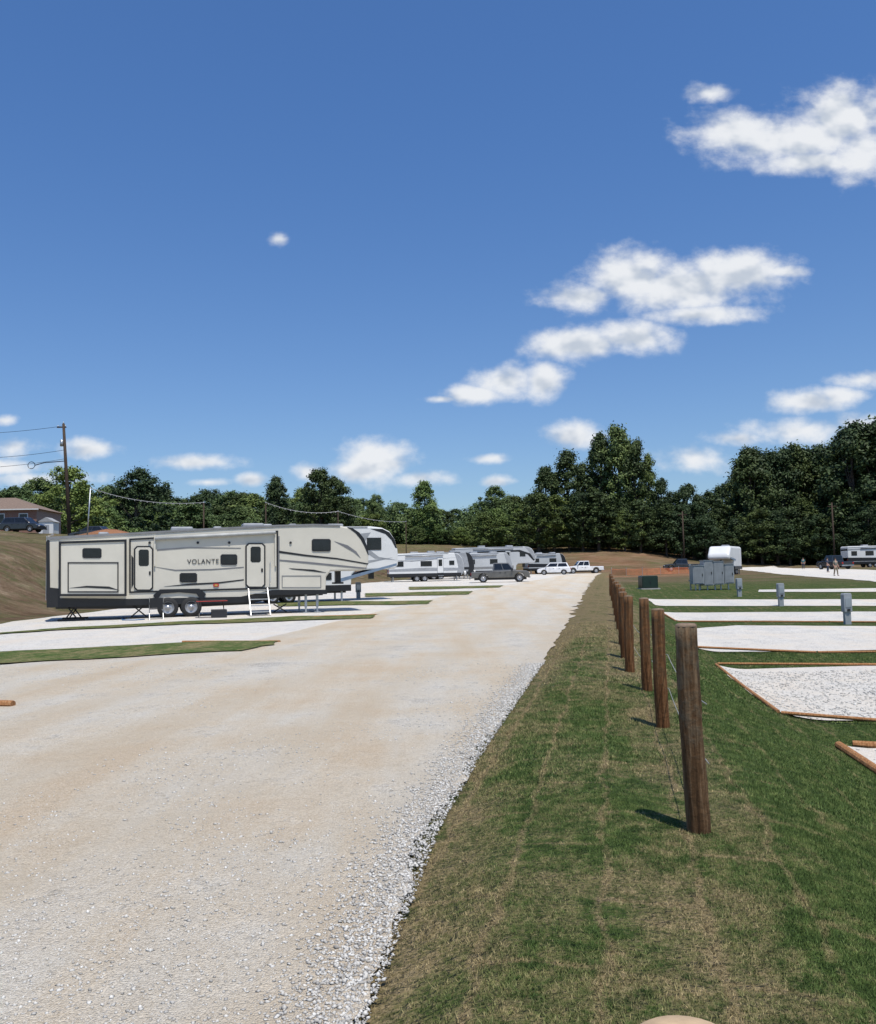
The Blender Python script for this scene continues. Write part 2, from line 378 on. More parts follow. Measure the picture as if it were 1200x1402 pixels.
def overlay(name,poly,mat,off,kind='structure'):
    poly=[(float(p[0]),float(p[1])) for p in poly]
    x0=min(p[0] for p in poly); x1=max(p[0] for p in poly); y0=min(p[1] for p in poly); y1=max(p[1] for p in poly)
    i0=max(0,np.searchsorted(GX,x0)-1); i1=min(nx-2,np.searchsorted(GX,x1)); j0=max(0,np.searchsorted(GY,y0)-1); j1=min(ny-2,np.searchsorted(GY,y1))
    touched=set(); n=len(poly)
    for i in range(n):
        ax,ay=poly[i]; bx2,by2=poly[(i+1)%n]; L=math.hypot(bx2-ax,by2-ay); k=int(L/.04)+2
        tt=np.linspace(0,1,k); xs=ax+(bx2-ax)*tt; ys=ay+(by2-ay)*tt
        touched|=set(zip((np.searchsorted(GX,xs)-1).tolist(),(np.searchsorted(GY,ys)-1).tolist()))
    cx=(GX[i0:i1+1]+GX[i0+1:i1+2])/2; cy=(GY[j0:j1+1]+GY[j0+1:j1+2])/2
    cxx,cyy=np.meshgrid(cx,cy,indexing='ij'); ins=inside_poly(cxx,cyy,poly)
    mb=MB()
    vmap={}
    def gv(i,j):
        k=(i,j)
        if k not in vmap: vmap[k]=len(mb.v); mb.v.append((GX[i],GY[j],GZ[i,j]+off))
        return vmap[k]
    for i in range(i0,i1+1):
        for j in range(j0,j1+1):
            if (i,j) in touched:
                for T in (((i,j),(i+1,j),(i+1,j+1)),((i,j),(i+1,j+1),(i,j+1))):
                    t3=[(GX[p],GY[q]) for p,q in T]; z3=[GZ[p,q] for p,q in T]
                    near=clip(poly,t3)
                    if len(near)<3: continue
                    (xa,ya),(xb,yb),(xc,yc)=t3; den=(yb-yc)*(xa-xc)+(xc-xb)*(ya-yc)
                    n0=len(mb.v)
                    for (x,y) in near:
                        l1=((yb-yc)*(x-xc)+(xc-xb)*(y-yc))/den; l2=((yc-ya)*(x-xc)+(xa-xc)*(y-yc))/den
                        mb.v.append((x,y,l1*z3[0]+l2*z3[1]+(1-l1-l2)*z3[2]+off))
                    mb.f.append(tuple(range(n0,n0+len(near))))
            elif ins[i-i0,j-j0]:
                mb.f.append((gv(i,j),gv(i+1,j),gv(i+1,j+1))); mb.f.append((gv(i,j),gv(i+1,j+1),gv(i,j+1)))
    o=mb.build(name,mat,smooth=True); tag(o,kind=kind); return o
def rough_edge(pts,step,amp):
    out=[]; n=len(pts)
    for i in range(n):
        a=Vector(pts[i][:2]); b2=Vector(pts[(i+1)%n][:2]); L=(b2-a).length; k=max(1,min(60,int(L/step)))
        nn=Vector((-(b2-a).y,(b2-a).x)).normalized() if L>0 else Vector((0,0))
        for q in range(k):
            p=a.lerp(b2,q/k); out.append(tuple(p+nn*random.uniform(-amp,amp)))
    return out
# road + left gravel
redge=[]
y=-6.0
while y<138:
    x=np.interp(y,RY,RX); amp=.03 if y<30 else .12
    redge.append((x+amp*math.sin(y*2.1)+.6*amp*math.sin(y*5.7+1)+random.uniform(-amp,amp),y)); y+=.09 if y<12 else (.4 if y<40 else 1.5)
tipA=G(388,880); tipB=G(518,845); tipC=G(592,825); tipD=G(645,813)
ledge=[(tipA.x-.3-(tipA.y+6)*.1,-6),(tipA.x+.1,tipA.y),(tipB.x+.1,tipB.y),(tipC.x+.1,tipC.y),(tipD.x,tipD.y),(14.5,107),(21,138)]
foot=[(-60,26.3),(-16.6,29.4),(-17.4,36),(-15.7,60),(-7.7,100),(-.6,122),(6,138)]
wl=rough_edge([(-60,-6),(ledge[0][0]+.6,-6)]+[(p[0]+.6,p[1]) for p in ledge[1:]]+foot[::-1],1.5,.15)
overlay('parking_gravel',wl,pad_mat,.012)
overlay('gravel_road',redge+[(22,138.5)]+[(p[0]-1.0,p[1]) for p in ledge[1:-1]][::-1]+[(-14,10),(-22,-6)],road_mat,.022)
def pxpoly(name,pts,mat,off,step=.6,amp=.05):
    w=[G(*p) for p in pts]; return overlay(name,rough_edge([(q.x,q.y) for q in w],step,amp),mat,off)
for s_ in ([(-150,906),(0,895),(150,887),(300,880),(386,879),(372,885),(330,893),(150,903),(0,911),(-150,921)],
           [(-100,873),(0,868),(100,860),(250,852),(400,845),(518,842),(508,848),(400,851),(250,856),(100,863),(0,869.5),(-100,878)],
           [(380,826),(500,824),(592,823),(585,828),(500,829),(380,831)],
           [(500,813),(580,811),(648,810),(640,815),(580,816),(500,818)],
           [(560,804),(690,802),(684,805),(560,808)]):
    pxpoly('grass_strip',s_,strip_mat,.045,.35,.09)
pads=[[(980,911),(1200,912),(1500,915),(1500,1014),(1200,988),(1068,977)],
      [(930,861),(1010,857),(1200,858),(1500,862),(1500,898),(1200,891),(944,885)],
      [(905,838),(1200,838),(1500,842),(1500,855),(1200,851),(925,850)],
      [(886,820),(1200,821),(1500,824),(1500,834),(1200,830),(897,829)],
      [(1152,1022),(1500,1030),(1500,1180),(1200,1056)]]
for p_ in pads: pxpoly('gravel_pad',p_,pad_mat,.02)
pxpoly('gravel_lane',[(1000,777),(1060,775),(1200,781),(1400,788),(1400,806),(1200,797),(1110,790),(1040,783)],pad_mat,.03,2,.2)
pxpoly('gravel_lane',[(1040,808),(1200,806),(1400,808),(1400,813),(1200,811),(1040,811)],pad_mat,.03,2,.1)

# ------------------------------------------------------------------ loose stones and grass blades (uncountable)
PADW=[[(G(*q).x,G(*q).y) for q in p_] for p_ in pads]
def stones(x,y,r,sink=.25):
    n=len(x); base=np.array([(1,0,0),(-1,0,0),(0,1,0),(0,-1,0),(0,0,1),(0,0,-1)],float)
    v=base[None]*rng.uniform(.55,1.25,(n,6,1))*r[:,None,None]; v*=np.stack([rng.uniform(.7,1.3,n),rng.uniform(.7,1.3,n),rng.uniform(.45,.8,n)],1)[:,None,:]
    v+=rng.normal(0,.12,(n,6,3))*r[:,None,None]
    q=rng.uniform(0,2*PI,n); c,s=np.cos(q)[:,None],np.sin(q)[:,None]
    vx=v[:,:,0]*c-v[:,:,1]*s; vy=v[:,:,0]*s+v[:,:,1]*c
    z=H(x,y)+.022+r*sink
    v=np.stack([vx+x[:,None],vy+y[:,None],v[:,:,2]+z[:,None]],-1).reshape(-1,3)
    f=np.array([(0,2,4),(2,1,4),(1,3,4),(3,0,4),(2,0,5),(1,2,5),(3,1,5),(0,3,5)])
    f=(f[None]+(np.arange(n)*6)[:,None,None]).reshape(-1,3); return v,f
VS=[];FS=[];off_=0
def addst(v,f):
    global off_
    VS.append(v); FS.append(f+off_); off_+=len(v)
n=20000; y=2.3+13*rng.random(n)**1.7; xr=np.interp(y,RY,RX)
x=xr+.07-np.abs(rng.normal(0,.13,n))-.25*rng.random(n)**3; r=.003+.010*rng.random(n)**2.2; r*=(1+.03*y); addst(*stones(x,y,r))
n=60000; y=2.3+14*rng.random(n)**1.5; xr=np.interp(y,RY,RX); x=xr-rng.random(n)*(.75*y+1.0); r=.002+.009*rng.random(n)**3; r*=(1+.05*y)
keep=fnoise(x*.9+1,y*.5)+.5*fnoise(x*3,y*3)+rng.normal(0,.45,n)>.45; addst(*stones(x[keep],y[keep],r[keep],.1))
for pw_,num in ((PADW[0],6000),(PADW[4],1500)):
    x=rng.uniform(3,14,num*3); y=rng.uniform(5,18,num*3); k=inside_poly(x,y,pw_); x=x[k][:num]; y=y[k][:num]; addst(*stones(x,y,rng.uniform(.01,.03,len(x)),.1))
me=fast_mesh('loose_gravel',np.concatenate(VS),np.concatenate(FS))
tag(link('loose_gravel',me,stone_mat),'loose white crushed stones along the road edge and over the road','gravel',kind='stuff')
def blades(n,ya,yb,pw,ln,wd):
    y=ya+(yb-ya)*rng.random(n)**pw; xr=np.interp(y,RY,RX); xm=y*.53+.5
    x=xr-.03+(xm-xr)*rng.random(n)
    k=np.ones(n,bool)
    for w in PADW: k&=~inside_poly(x,y,w)
    k&=(rng.random(n)<np.clip(.88+.35*fnoise(x*2.3,y*2.1)-.5*wornness(x,y),.2,1))
    x,y=x[k],y[k]; n=len(x); z=H(x,y)
    q=rng.uniform(0,2*PI,n); lean=rng.uniform(.2,1.0,n); L=rng.uniform(.5,1.25,n)*ln; w=rng.uniform(.6,1.2,n)*wd
    a=rng.uniform(0,2*PI,n)
    p0=np.stack([x-np.cos(a)*w,y-np.sin(a)*w,z],1); p1=np.stack([x+np.cos(a)*w,y+np.sin(a)*w,z],1)
    p2=np.stack([x+np.cos(q)*lean*L*.8,y+np.sin(q)*lean*L*.8,z+L*(1.1-.6*lean)],1)
    v=np.stack([p0,p1,p2],1).reshape(-1,3); return v,np.arange(n*3).reshape(-1,3),np.repeat(wornness(x,y),3)
vs=[];fs=[];ws=[];o_=0
for arg in ((220000,2.2,6,.9,.022,.0018),(170000,6,12,.9,.028,.0032),(110000,12,26,.9,.036,.007)):
    v,f,w_=blades(*arg); vs.append(v); fs.append(f+o_); ws.append(w_); o_+=len(v)
me=fast_mesh('turf_grass',np.concatenate(vs),np.concatenate(fs)); ww=np.concatenate(ws)
ca=me.color_attributes.new('cover','FLOAT_COLOR','POINT'); ca.data.foreach_set('color',np.stack([ww,ww*0,ww*0,ww*0+1],1).astype(np.float32).ravel())
tag(link('turf_grass',me,blade_mat),'short patchy green turf grass on the verge around the posts','grass',kind='stuff')

# ------------------------------------------------------------------ fence posts
def wooden_post(x,y,h,r,label,mat,lean=(0,0),group=None,end=None):
    z=hz(x,y); mb=MB(); pts=[];rs=[]
    K=14
    for i in range(K+1):
        t=i/K; pts.append((lean[0]*t*h+.005*math.sin(t*5+x),lean[1]*t*h,-.1+t*(h+.1))); rs.append(r*(1.05-.08*t)*(1+.02*math.sin(t*13+y)))
    mb.tube(pts,rs,26)
    mb.v=[(vx+(random.random()-.5)*.005,vy+(random.random()-.5)*.005,vz) for vx,vy,vz in mb.v]
    o=mb.build('wooden_post',mat,smooth=False); o.location=(x,y,z); tag(o,label,'post',group)
    for p in o.data.polygons: p.use_smooth=len(p.vertices)==4
    ex=pts[-1][0]
    c=MB(); c.lathe([(r*.96,-.004),(r*.93,.006),(r*.78,.012),(r*.4,.015),(0.0005,.016)],(ex,lean[1]*h,h),'z',26); c.build('cut_top',end or endgrain2,o,True)
    return o
g1=G(957,1138); g2=G(908,996); g3=G(887,946); g4=G(863,920)
p0=P(945,1417,.86)
posts=[(p0.x,p0.y,p0.z-hz(p0.x,p0.y)-.016,.058,'rounded tan top of the nearest wooden post, just showing at the bottom edge',postwood,(0,0)),
 (g1.x,g1.y,1.175,.064,'tall weathered post nearest in full view, grey streaked and leaning slightly left',postwood,(-.022,0)),
 (g2.x,g2.y,1.17,.065,'brown post second in full view along the verge',postred,(-.008,0)),
 (g3.x,g3.y,1.18,.064,'dark brown post third in full view along the verge',postred,(-.008,0)),
 (g4.x,g4.y,1.17,.07,'brown post fourth in full view, where the line steps closer together',postred,(.01,0))]
for i,a_ in enumerate(posts): wooden_post(*a_,group='wooden posts along the grass verge',end=endgrain if i==0 else None)
tops=[Vector((a_[0],a_[1],hz(a_[0],a_[1]))) for a_ in posts[1:]]
far=[(855,15.6),(852,18.4),(848.5,22),(846,26),(844,30.5),(842,35.5),(840,41.5),(838,48)]
ordn=['fifth','sixth','seventh','eighth','ninth','tenth','eleventh','farthest']
for i,q in enumerate(far):
    y=q[1]; x=P(q[0],850,q[1]).x
    wooden_post(x,y,1.17+random.uniform(-.04,.04),.075,f'{ordn[i]} brown post in full view, far along the verge' if i<7 else 'farthest brown post at the end of the line',postred,(random.uniform(-.012,.012),0),'wooden posts along the grass verge')
    tops.append(Vector((x,y,hz(x,y))))
wire=M('fence_wire_metal',(.3,.3,.29),.6,.3)
for hh,lb in ((.72,'upper thin wire strand strung between the wooden posts'),(.38,'lower thin wire strand strung between the wooden posts')):
    mb=MB()
    for p,q in zip(tops[:-1],tops[1:]):
        pts=[]
        for k in range(9):
            t=k/8; w=p.lerp(q,t); w.z+=hh-.07*4*t*(1-t); pts.append(w+Vector((.076,0,0)))
        mb.tube(pts,.0035,5)
    o=mb.build('fence_wire',wire); tag(o,lb,'wire')

# ------------------------------------------------------------------ timbers
def timber(p,q,r,label,group):
    p=Vector(p);q=Vector(q); d=(q-p); L=d.length; mb=MB()
    mb.tube([(0,0,0),(.02,0,0),(L-.02,0,0),(L,0,0)],[r*.93,r,r,r*.93],10)
    mb.v=[(x,y,z*.85) for x,y,z in mb.v]
    o=mb.build('landscape_timber',timber_mat)
    o.location=p+Vector((0,0,r*.7)); o.rotation_euler=(0,-math.atan2(d.z,math.hypot(d.x,d.y)),math.atan2(d.y,d.x)); tag(o,label,'timber',group); return o
def timber_line(pa,pb,r,label,group,ml=3.2):
    a=G(*pa); b2=G(*pb); L=(b2-a).length; n=max(1,round(L/ml))
    for k in range(n):
        p=a.lerp(b2,k/n); q=a.lerp(b2,(k+.985)/n); p.z=hz(p.x,p.y); q.z=hz(q.x,q.y)
        timber(p,q,r,label,group)
timber_line((981,911),(1067,977),.03,'orange brown timber on the left edge of the nearest full gravel pad','timbers of the nearest pad left edge')
timber_line((1070,978),(1300,996),.03,'orange brown timber on the near edge of the nearest full gravel pad','timbers of the nearest pad near edge')
timber_line((983,910),(1300,911.5),.03,'orange brown timber on the far edge of the nearest full gravel pad','timbers of the nearest pad far edge')
timber_line((931,861),(946,886),.035,'timber on the left end of the second gravel pad','timbers of the second pad left end')
timber_line((948,887),(1300,893),.035,'timber on the near edge of the second gravel pad','timbers of the second pad near edge')
timber_line((906,839),(926,851),.035,'timber on the left end of the third gravel pad','timbers of the third pad left end')
timber_line((928,851.5),(1250,852.5),.035,'timber on the near edge of the third gravel pad','timbers of the third pad near edge')
timber_line((1149,1024),(1215,1068),.05,'thick round timber at the right edge, pointing toward the viewer','corner timber')
timber_line((1168,1023),(1300,1030),.05,'thick round timber at the right edge, running off the frame','corner timber')
timber_line((-60,967),(19,969),.06,'short round timber end at the left edge of the gravel','timber at left edge')
timber_line((250,880),(386,880),.035,'timber on the far edge of the nearest left grass strip','timbers of the nearest grass strip')
timber_line((430,845.5),(517,842.5),.04,'timber at the tip of the grass strip in front of the big camper','timbers of the second grass strip')

# ------------------------------------------------------------------ wheels
def wheel(parent,x,y,z,r,w,outward=-1):
    mb=MB(); mb.lathe([(r*.6,-w/2),(r*.93,-w/2),(r,-w*.32),(r,w*.32),(r*.93,w/2),(r*.6,w/2),(r*.6,-w/2)],(x,y,z),'y',22)
    t=mb.build('wheel',rubber,parent,True)
    mb=MB(); yy=outward*w*.42
    mb.lathe([(r*.62,yy-outward*.02),(r*.58,yy),(r*.5,yy-outward*.05),(r*.2,yy-outward*.03),(r*.16,yy+outward*.01),(.001,yy+outward*.015)],(x,y,z),'y',22); mb.build('rim',rimm,t,True)
    return t

# ------------------------------------------------------------------ the big cream fifth wheel
A=Vector((-15.4,34.6,0)); B=Vector((-3.0,38.6,0)); ANG=math.atan2(B.y-A.y,B.x-A.x); A.z=hz(-9,36.5)
e=(B-A); e.z=0; e.normalize(); nrm=Vector((e.y,-e.x,0))
def sp2(px,py):
    d=ray(px,py); o=Vector((0,0,EYE)); t=(Vector((A.x,A.y,EYE))-o).dot(nrm)/d.dot(nrm); p=o+d*t
    return ((p-A).dot(e), p.z-A.z)
rv=empty('camper_trailer',A,ANG,'long cream and black fifth wheel camper lettered on its side, parked nearest on the left','camper trailer')
def SP(pts): return [sp2(*p) for p in pts]
W=2.45
def panel(name,pts,mat,y0,y1,parent=rv,bevel=0,label=None):
    o=MB().prism(SP(pts),y0,y1).build(name,mat,parent,bevel=bevel)
    if label: o['label']=label
    return o
def rect(x0,y0,x1,y1,r=2):
    return [(x0+r,y0),(x1-r,y0),(x1,y0+r),(x1,y1-r),(x1-r,y1),(x0+r,y1),(x0,y1-r),(x0,y0+r)]
def frame(name,x0,y0,x1,y1,t,mat,ya,yb,parent,dy0=0,dy1=0):
    mb=MB()
    for q in ([(x0,y0),(x1,y0+dy1),(x1,y0+dy1+t),(x0,y0+t)],
              [(x0,y1-t),(x1,y1-t+dy0),(x1,y1+dy0),(x0,y1)],
              [(x0,y0+t),(x0+t,y0+t),(x0+t,y1-t),(x0,y1-t)],
              [(x1-t,y0+t+dy1),(x1,y0+t+dy1),(x1,y1-t+dy0),(x1-t,y1-t+dy0)]):
        mb.prism(SP(q),ya,yb)
    return mb.build(name,mat,parent)
body_prof=[(66,738),(70,735.5),(175,731),(300,723.5),(380,720),(430,718.5),(464,719.5),(480,722.5),(491,728.5),(498,737),(502.5,748),(505,760),(505,771),(502,778.5),(496,781),(453,782),(447,790),(446,811),(372,811),(335,822),(66,829)]
panel('body',body_prof,cream,0,W,bevel=.06)
panel('lower_skirt',[(64.5,804),(82,806),(82,819),(176,820),(330,817),(372,808),(381,807.5),(448,807.5),(448,813.5),(373,815),(335,825),(64,832)],black_t,-.02,W+.02)
panel('underbelly',[(75,831),(340,824),(375,814),(444,812),(444,815),(380,819),(338,828),(275,831),(210,833),(150,834),(75,834)],black_t,.3,W-.1)
panel('roof_trim',[(65,739.5),(65,735),(175,729.5),(300,722.3),(380,718.6),(430,717.3),(466,718.4),(466,720.8),(430,719.8),(380,721.2),(300,725),(175,732.5)],gtrim,-.03,W+.03)
panel('front_cap_band',[(476,721.8),(483,723.2),(492,729),(498.5,737),(502.8,748),(505,760),(503,757),(499,748),(494,738.5),(487,730)],black_t,-.012,W+.012)
panel('rear_wall_trim',[(63,742),(66.5,738),(68,742),(69,829),(64,830)],black_t,-.025,W+.02)
so=panel('slide_out',[(84,744),(173,739),(173,814),(84,816)],cream,-.42,.02,bevel=.02)
frame('slide_frame',82,742,174,816,3,black_t,-.455,-.42,so,0,-3)
frame('hatch_frame',94,770,163,811,1.6,black_t,-.437,-.42,so)
w=panel('window',rect(114,751,140,764.5),black_t,-.44,-.418,so); panel('pane',rect(116,752.5,138,763,1),glass,-.446,-.438,w)
panel('stripe',[(96,805),(120,802),(150,803),(164,808),(150,806),(120,804.5)],black_t,-.43,-.419,so)
frame('side_outline',177,737.5,381,812,2.2,black_t,-.03,.0,rv,-6,-11)
frame('side_panel_seam',381,734,383,808,1,gtrim,-.012,0,rv)
def door(x0,y0,x1,y1,wn,lb):
    d=panel('door',rect(x0,y0,x1,y1,4),black_t,-.045,0); d['label']=lb
    panel('door_panel',rect(x0+2,y0+2,x1-2,y1-2,3),cream,-.055,-.043,d)
    panel('door_window',rect(*wn,2),glass,-.062,-.053,d)
    panel('handle',rect(x1-6,(y0+y1)/2+4,x1-3.5,(y0+y1)/2+9,.5),black_t,-.075,-.053,d)
door(183.5,747.5,210,809,(190,752.5,204,775),'rear side door of the cream camper')
door(336,743.5,363.5,805,(343,748.5,357,770),'front side door of the cream camper above the steps')
for r_ in ((302,759,325,773.5),(246,784.5,270,797.5),(427,738,453,755)):
    w=panel('window',rect(*r_),black_t,-.03,0); panel('pane',rect(r_[0]+1.8,r_[1]+1.8,r_[2]-1.8,r_[3]-1.8,1.5),glass,-.038,-.028,w)
frame('cargo_hatch',386,788,440,805,1.1,gtrim,-.014,0,rv)
for x in (271,314,205,398): 
    px_=sp2(x,743); mb=MB(); mb.lathe([(.001,-.05),(.05,-.045),(.055,0)],(px_[0],0,px_[1]),'y',12); mb.build('side_light',black_t,rv)
gg=M('grey_decal',(.16,.16,.165),.4)
for pts,m in (([(382,754),(420,759.5),(462,764),(505,771.5),(504,773),(462,766),(420,762),(382,757)],black_t),
          ([(382,766),(420,769),(455,772.5),(503,777.5),(501,779),(450,774.5),(410,770.6),(382,768)],gg),
          ([(396,778),(430,780),(447,784),(438,783.5),(400,779.5)],black_t),
          ([(215,752),(260,749),(330,750),(330,751),(260,750.4),(215,754)],gg),
          ([(212,776),(240,780),(290,779),(334,776),(334,777.2),(290,780.5),(240,781.6)],gg),
          ([(225,803),(260,799),(300,797),(334,793),(334,794.6),(300,799),(260,801.4)],black_t),
          ([(180,760),(183,764),(183,800),(180,806)],black_t),
          ([(458,741),(476,746.5),(488,755),(494,764),(484,756),(470,748)],gg)):
    panel('decal_stripe',pts,m,-.0125,0)
bd=panel('badge',rect(292,799,300,803.5,1.2),red_p,-.03,0,label='small red badge on the lower side')
panel('badge_centre',rect(294,800.3,298,802.4,.5),M('yellow_plastic',(.5,.35,.08),.4),-.036,-.029,bd)
cu=bpy.data.curves.new('lettering','FONT'); cu.body='VOLANTE'; cu.size=.42; cu.extrude=.004; cu.space_character=1.15
to=bpy.data.objects.new('tmp',cu); COL.objects.link(to); dg=bpy.context.evaluated_depsgraph_get(); tm=bpy.data.meshes.new_from_object(to.evaluated_get(dg))
bpy.data.objects.remove(to); xs=[v.co.x for v in tm.vertices]; zs=[v.co.y for v in tm.vertices]
p0=sp2(256.5,772.2); p1=sp2(299.5,765.2); sx=(p1[0]-p0[0])/(max(xs)-min(xs)); sz=(p1[1]-p0[1])/(max(zs)-min(zs))
mnx,mnz=min(xs),min(zs)
for v in tm.vertices:
    x,yv,z=v.co; v.co=(p0[0]+(x-mnx)*sx,-.02-z,p0[1]+(yv-mnz)*sz)
tm.materials.clear(); link('lettering',tm,black_t,rv)['label']='black capital lettering VOLANTE on the side'
a0=sp2(212,737.5); a1=sp2(377,729)
mb=MB(); mb.tube([(a0[0],-.1,a0[1]),(a1[0],-.1,a1[1])],.07,10); aw=mb.build('awning_roll',M('awning_fabric',(.4,.4,.38),.7),rv,True)
for q in (212,377):
    t_=sp2(q,733); l_=sp2(q,775); MB().box(t_[0]-.03,t_[0]+.03,-.09,0,l_[1],t_[1]).build('awning_arm',cream,aw)
for px_,wd in ((250,.9),(350,.9),(300,.35),(405,.35),(140,.4)):
    q=sp2(px_,np.interp(px_,[175,300,380,430],[731,723,720,718.5])); mb=MB(); mb.box(q[0]-wd/2,q[0]+wd/2,.8,1.6,q[1]-.1,q[1]+(.2 if wd>.5 else .12)); mb.build('roof_unit' if wd>.5 else 'roof_vent',grey_p,rv,bevel=.06)
mb=MB(); q=sp2(66,744); q2=sp2(66,822)
for yy in (.35,.75): mb.tube([(-.12,yy,q2[1]),(-.12,yy,q[1]+.3),(.1,yy,q[1]+.38)],.016,6)
for k in range(8): mb.tube([(-.12,.35,q2[1]+.25+k*.3),(-.12,.75,q2[1]+.25+k*.3)],.013,6)
mb.build('ladder',alu,rv)
for yy in (.1,2.2):
    q=sp2(67,822); mb=MB(); mb.box(-.06,0,yy,yy+.12,q[1],q[1]+.3); mb.build('tail_lamp',lampr,rv)
for px_ in (230,262):
    q=sp2(px_,830); 
    wheel(rv,q[0],.08,.42,.42,.27,-1); wheel(rv,q[0],W-.18,.42,.42,.25,1)
mb=MB(); mb.prism(SP([(210,815),(214,824),(221,813),(245,811),(269,813),(277,824),(282,813),(273,806),(219,807)]),-.06,.02); mb.build('wheel_arch',black_t,rv)
def jack(px_,y,spread=.45):
    q=sp2(px_,828); mb=MB(); z1=q[1]
    mb.tube([(q[0]-spread,y,z1+.02),(q[0]+spread,y,.08)],.03,6).tube([(q[0]+spread,y+.06,z1+.02),(q[0]-spread,y+.06,.08)],.03,6)
    mb.box(q[0]-.5,q[0]+.5,y-.05,y+.12,.02,.08); mb.build('stabiliser_jack',black_t,rv)
jack(97,.2,.22); jack(97,2.1,.22); jack(190,.25,.3); jack(385,.3,.28)
for px_,yy in ((420,.25),(420,2.1),(436,.3)):
    q=sp2(px_,812); mb=MB(); mb.box(q[0]-.05,q[0]+.05,yy-.05,yy+.05,.25,q[1]+.02).box(q[0]-.035,q[0]+.035,yy-.035,yy+.035,.03,.25).box(q[0]-.14,q[0]+.14,yy-.14,yy+.14,.02,.05); mb.build('landing_leg',steel,rv)
q=sp2(470,782); mb=MB(); mb.box(q[0]-.12,q[0]+.12,1.1,1.35,q[1]-.5,q[1]+.02).box(q[0]-.22,q[0]+.22,1.0,1.45,q[1]-.56,q[1]-.48); mb.build('hitch_pin_box',black_t,rv)
for px_ in (231,262):
    q=sp2(px_,826); MB().box(q[0]-.05,q[0]+.05,.2,W-.2,.3,.42).build('axle',black_t,rv)
q0=sp2(340,806); q1=sp2(366,806); st_=4
for k in range(st_):
    zz=(q0[1]-.1)*(1-(k+.5)/st_)+.02; yy=-.12-.24*k; MB().box(q0[0]+.03,q1[0]-.03,yy-.24,yy,zz,zz+.035).build('entry_step',alu,rv)
for xx in (q0[0],q1[0]): MB().tube([(xx,-.08,q0[1]),(xx,-1.08,.03)],.028,6).build('step_rail',alu,rv)
mb=MB(); mb.tube([(q1[0]+.12,-.03,q1[1]+.25),(q1[0]+.12,-.16,q1[1]+.3),(q1[0]+.12,-.16,q1[1]+1.1),(q1[0]+.12,-.03,q1[1]+1.15)],.014,6); mb.build('grab_handle',alu,rv)

# camp table and chair beside it
g=G(290,846); t=empty('folding_table',g,ANG,'low red and black folding table standing by the wheels of the cream camper','table')
MB().box(-.6,.6,-.3,.3,.66,.69).build('table_top',red_p,t,bevel=.01)
for sx in (-.5,.5):
    MB().tube([(sx,-.26,0),(sx*.9,.26,.66)],.015,6).build('leg',black_t,t); MB().tube([(sx,.26,0),(sx*.9,-.26,.66)],.015,6).build('leg',black_t,t)
MB().box(-.57,.57,-.28,.28,.69,.72).build('table_mat',black_t,t)
g=G(300,846); o=MB().box(-.3,.3,-.22,.22,0,.34).build('storage_crate',M('black_crate_plastic',(.02,.02,.022),.5),bevel=.02); o.location=g; o.rotation_euler=(0,0,ANG); tag(o,'black storage crate on the gravel under the red folding table','crate')
g=G(214,848); t=empty('camp_chair',g,R(200),'black folding camp chair beside the wheels of the cream camper','chair')
MB().box(-.25,.25,-.22,.22,.4,.43).build('seat',black_t,t,bevel=.01)
MB().prism([(-.24,.45),(.24,.45),(.24,.85),(-.24,.85)],.2,.23).build('backrest',black_t,t)
for sx in (-.26,.26):
    MB().tube([(sx,-.25,0),(sx,.24,.88)],.013,6).build('leg',steel,t); MB().tube([(sx,.25,0),(sx,-.22,.6)],.013,6).build('leg',steel,t)
    MB().box(sx-.03,sx+.03,-.24,.2,.6,.62).build('armrest',black_t,t)
hp=[G(x_,y_)+Vector((0,0,.03)) for x_,y_ in ((205,842),(196,847),(186,845),(176,848),(166,847),(168,850),(184,850),(198,849))]
tag(MB().tube(hp,.022,6).build('water_hose',M('blue_hose',(.04,.14,.3),.5),smooth=True),'blue hose lying on the gravel behind the camper jack','hose')

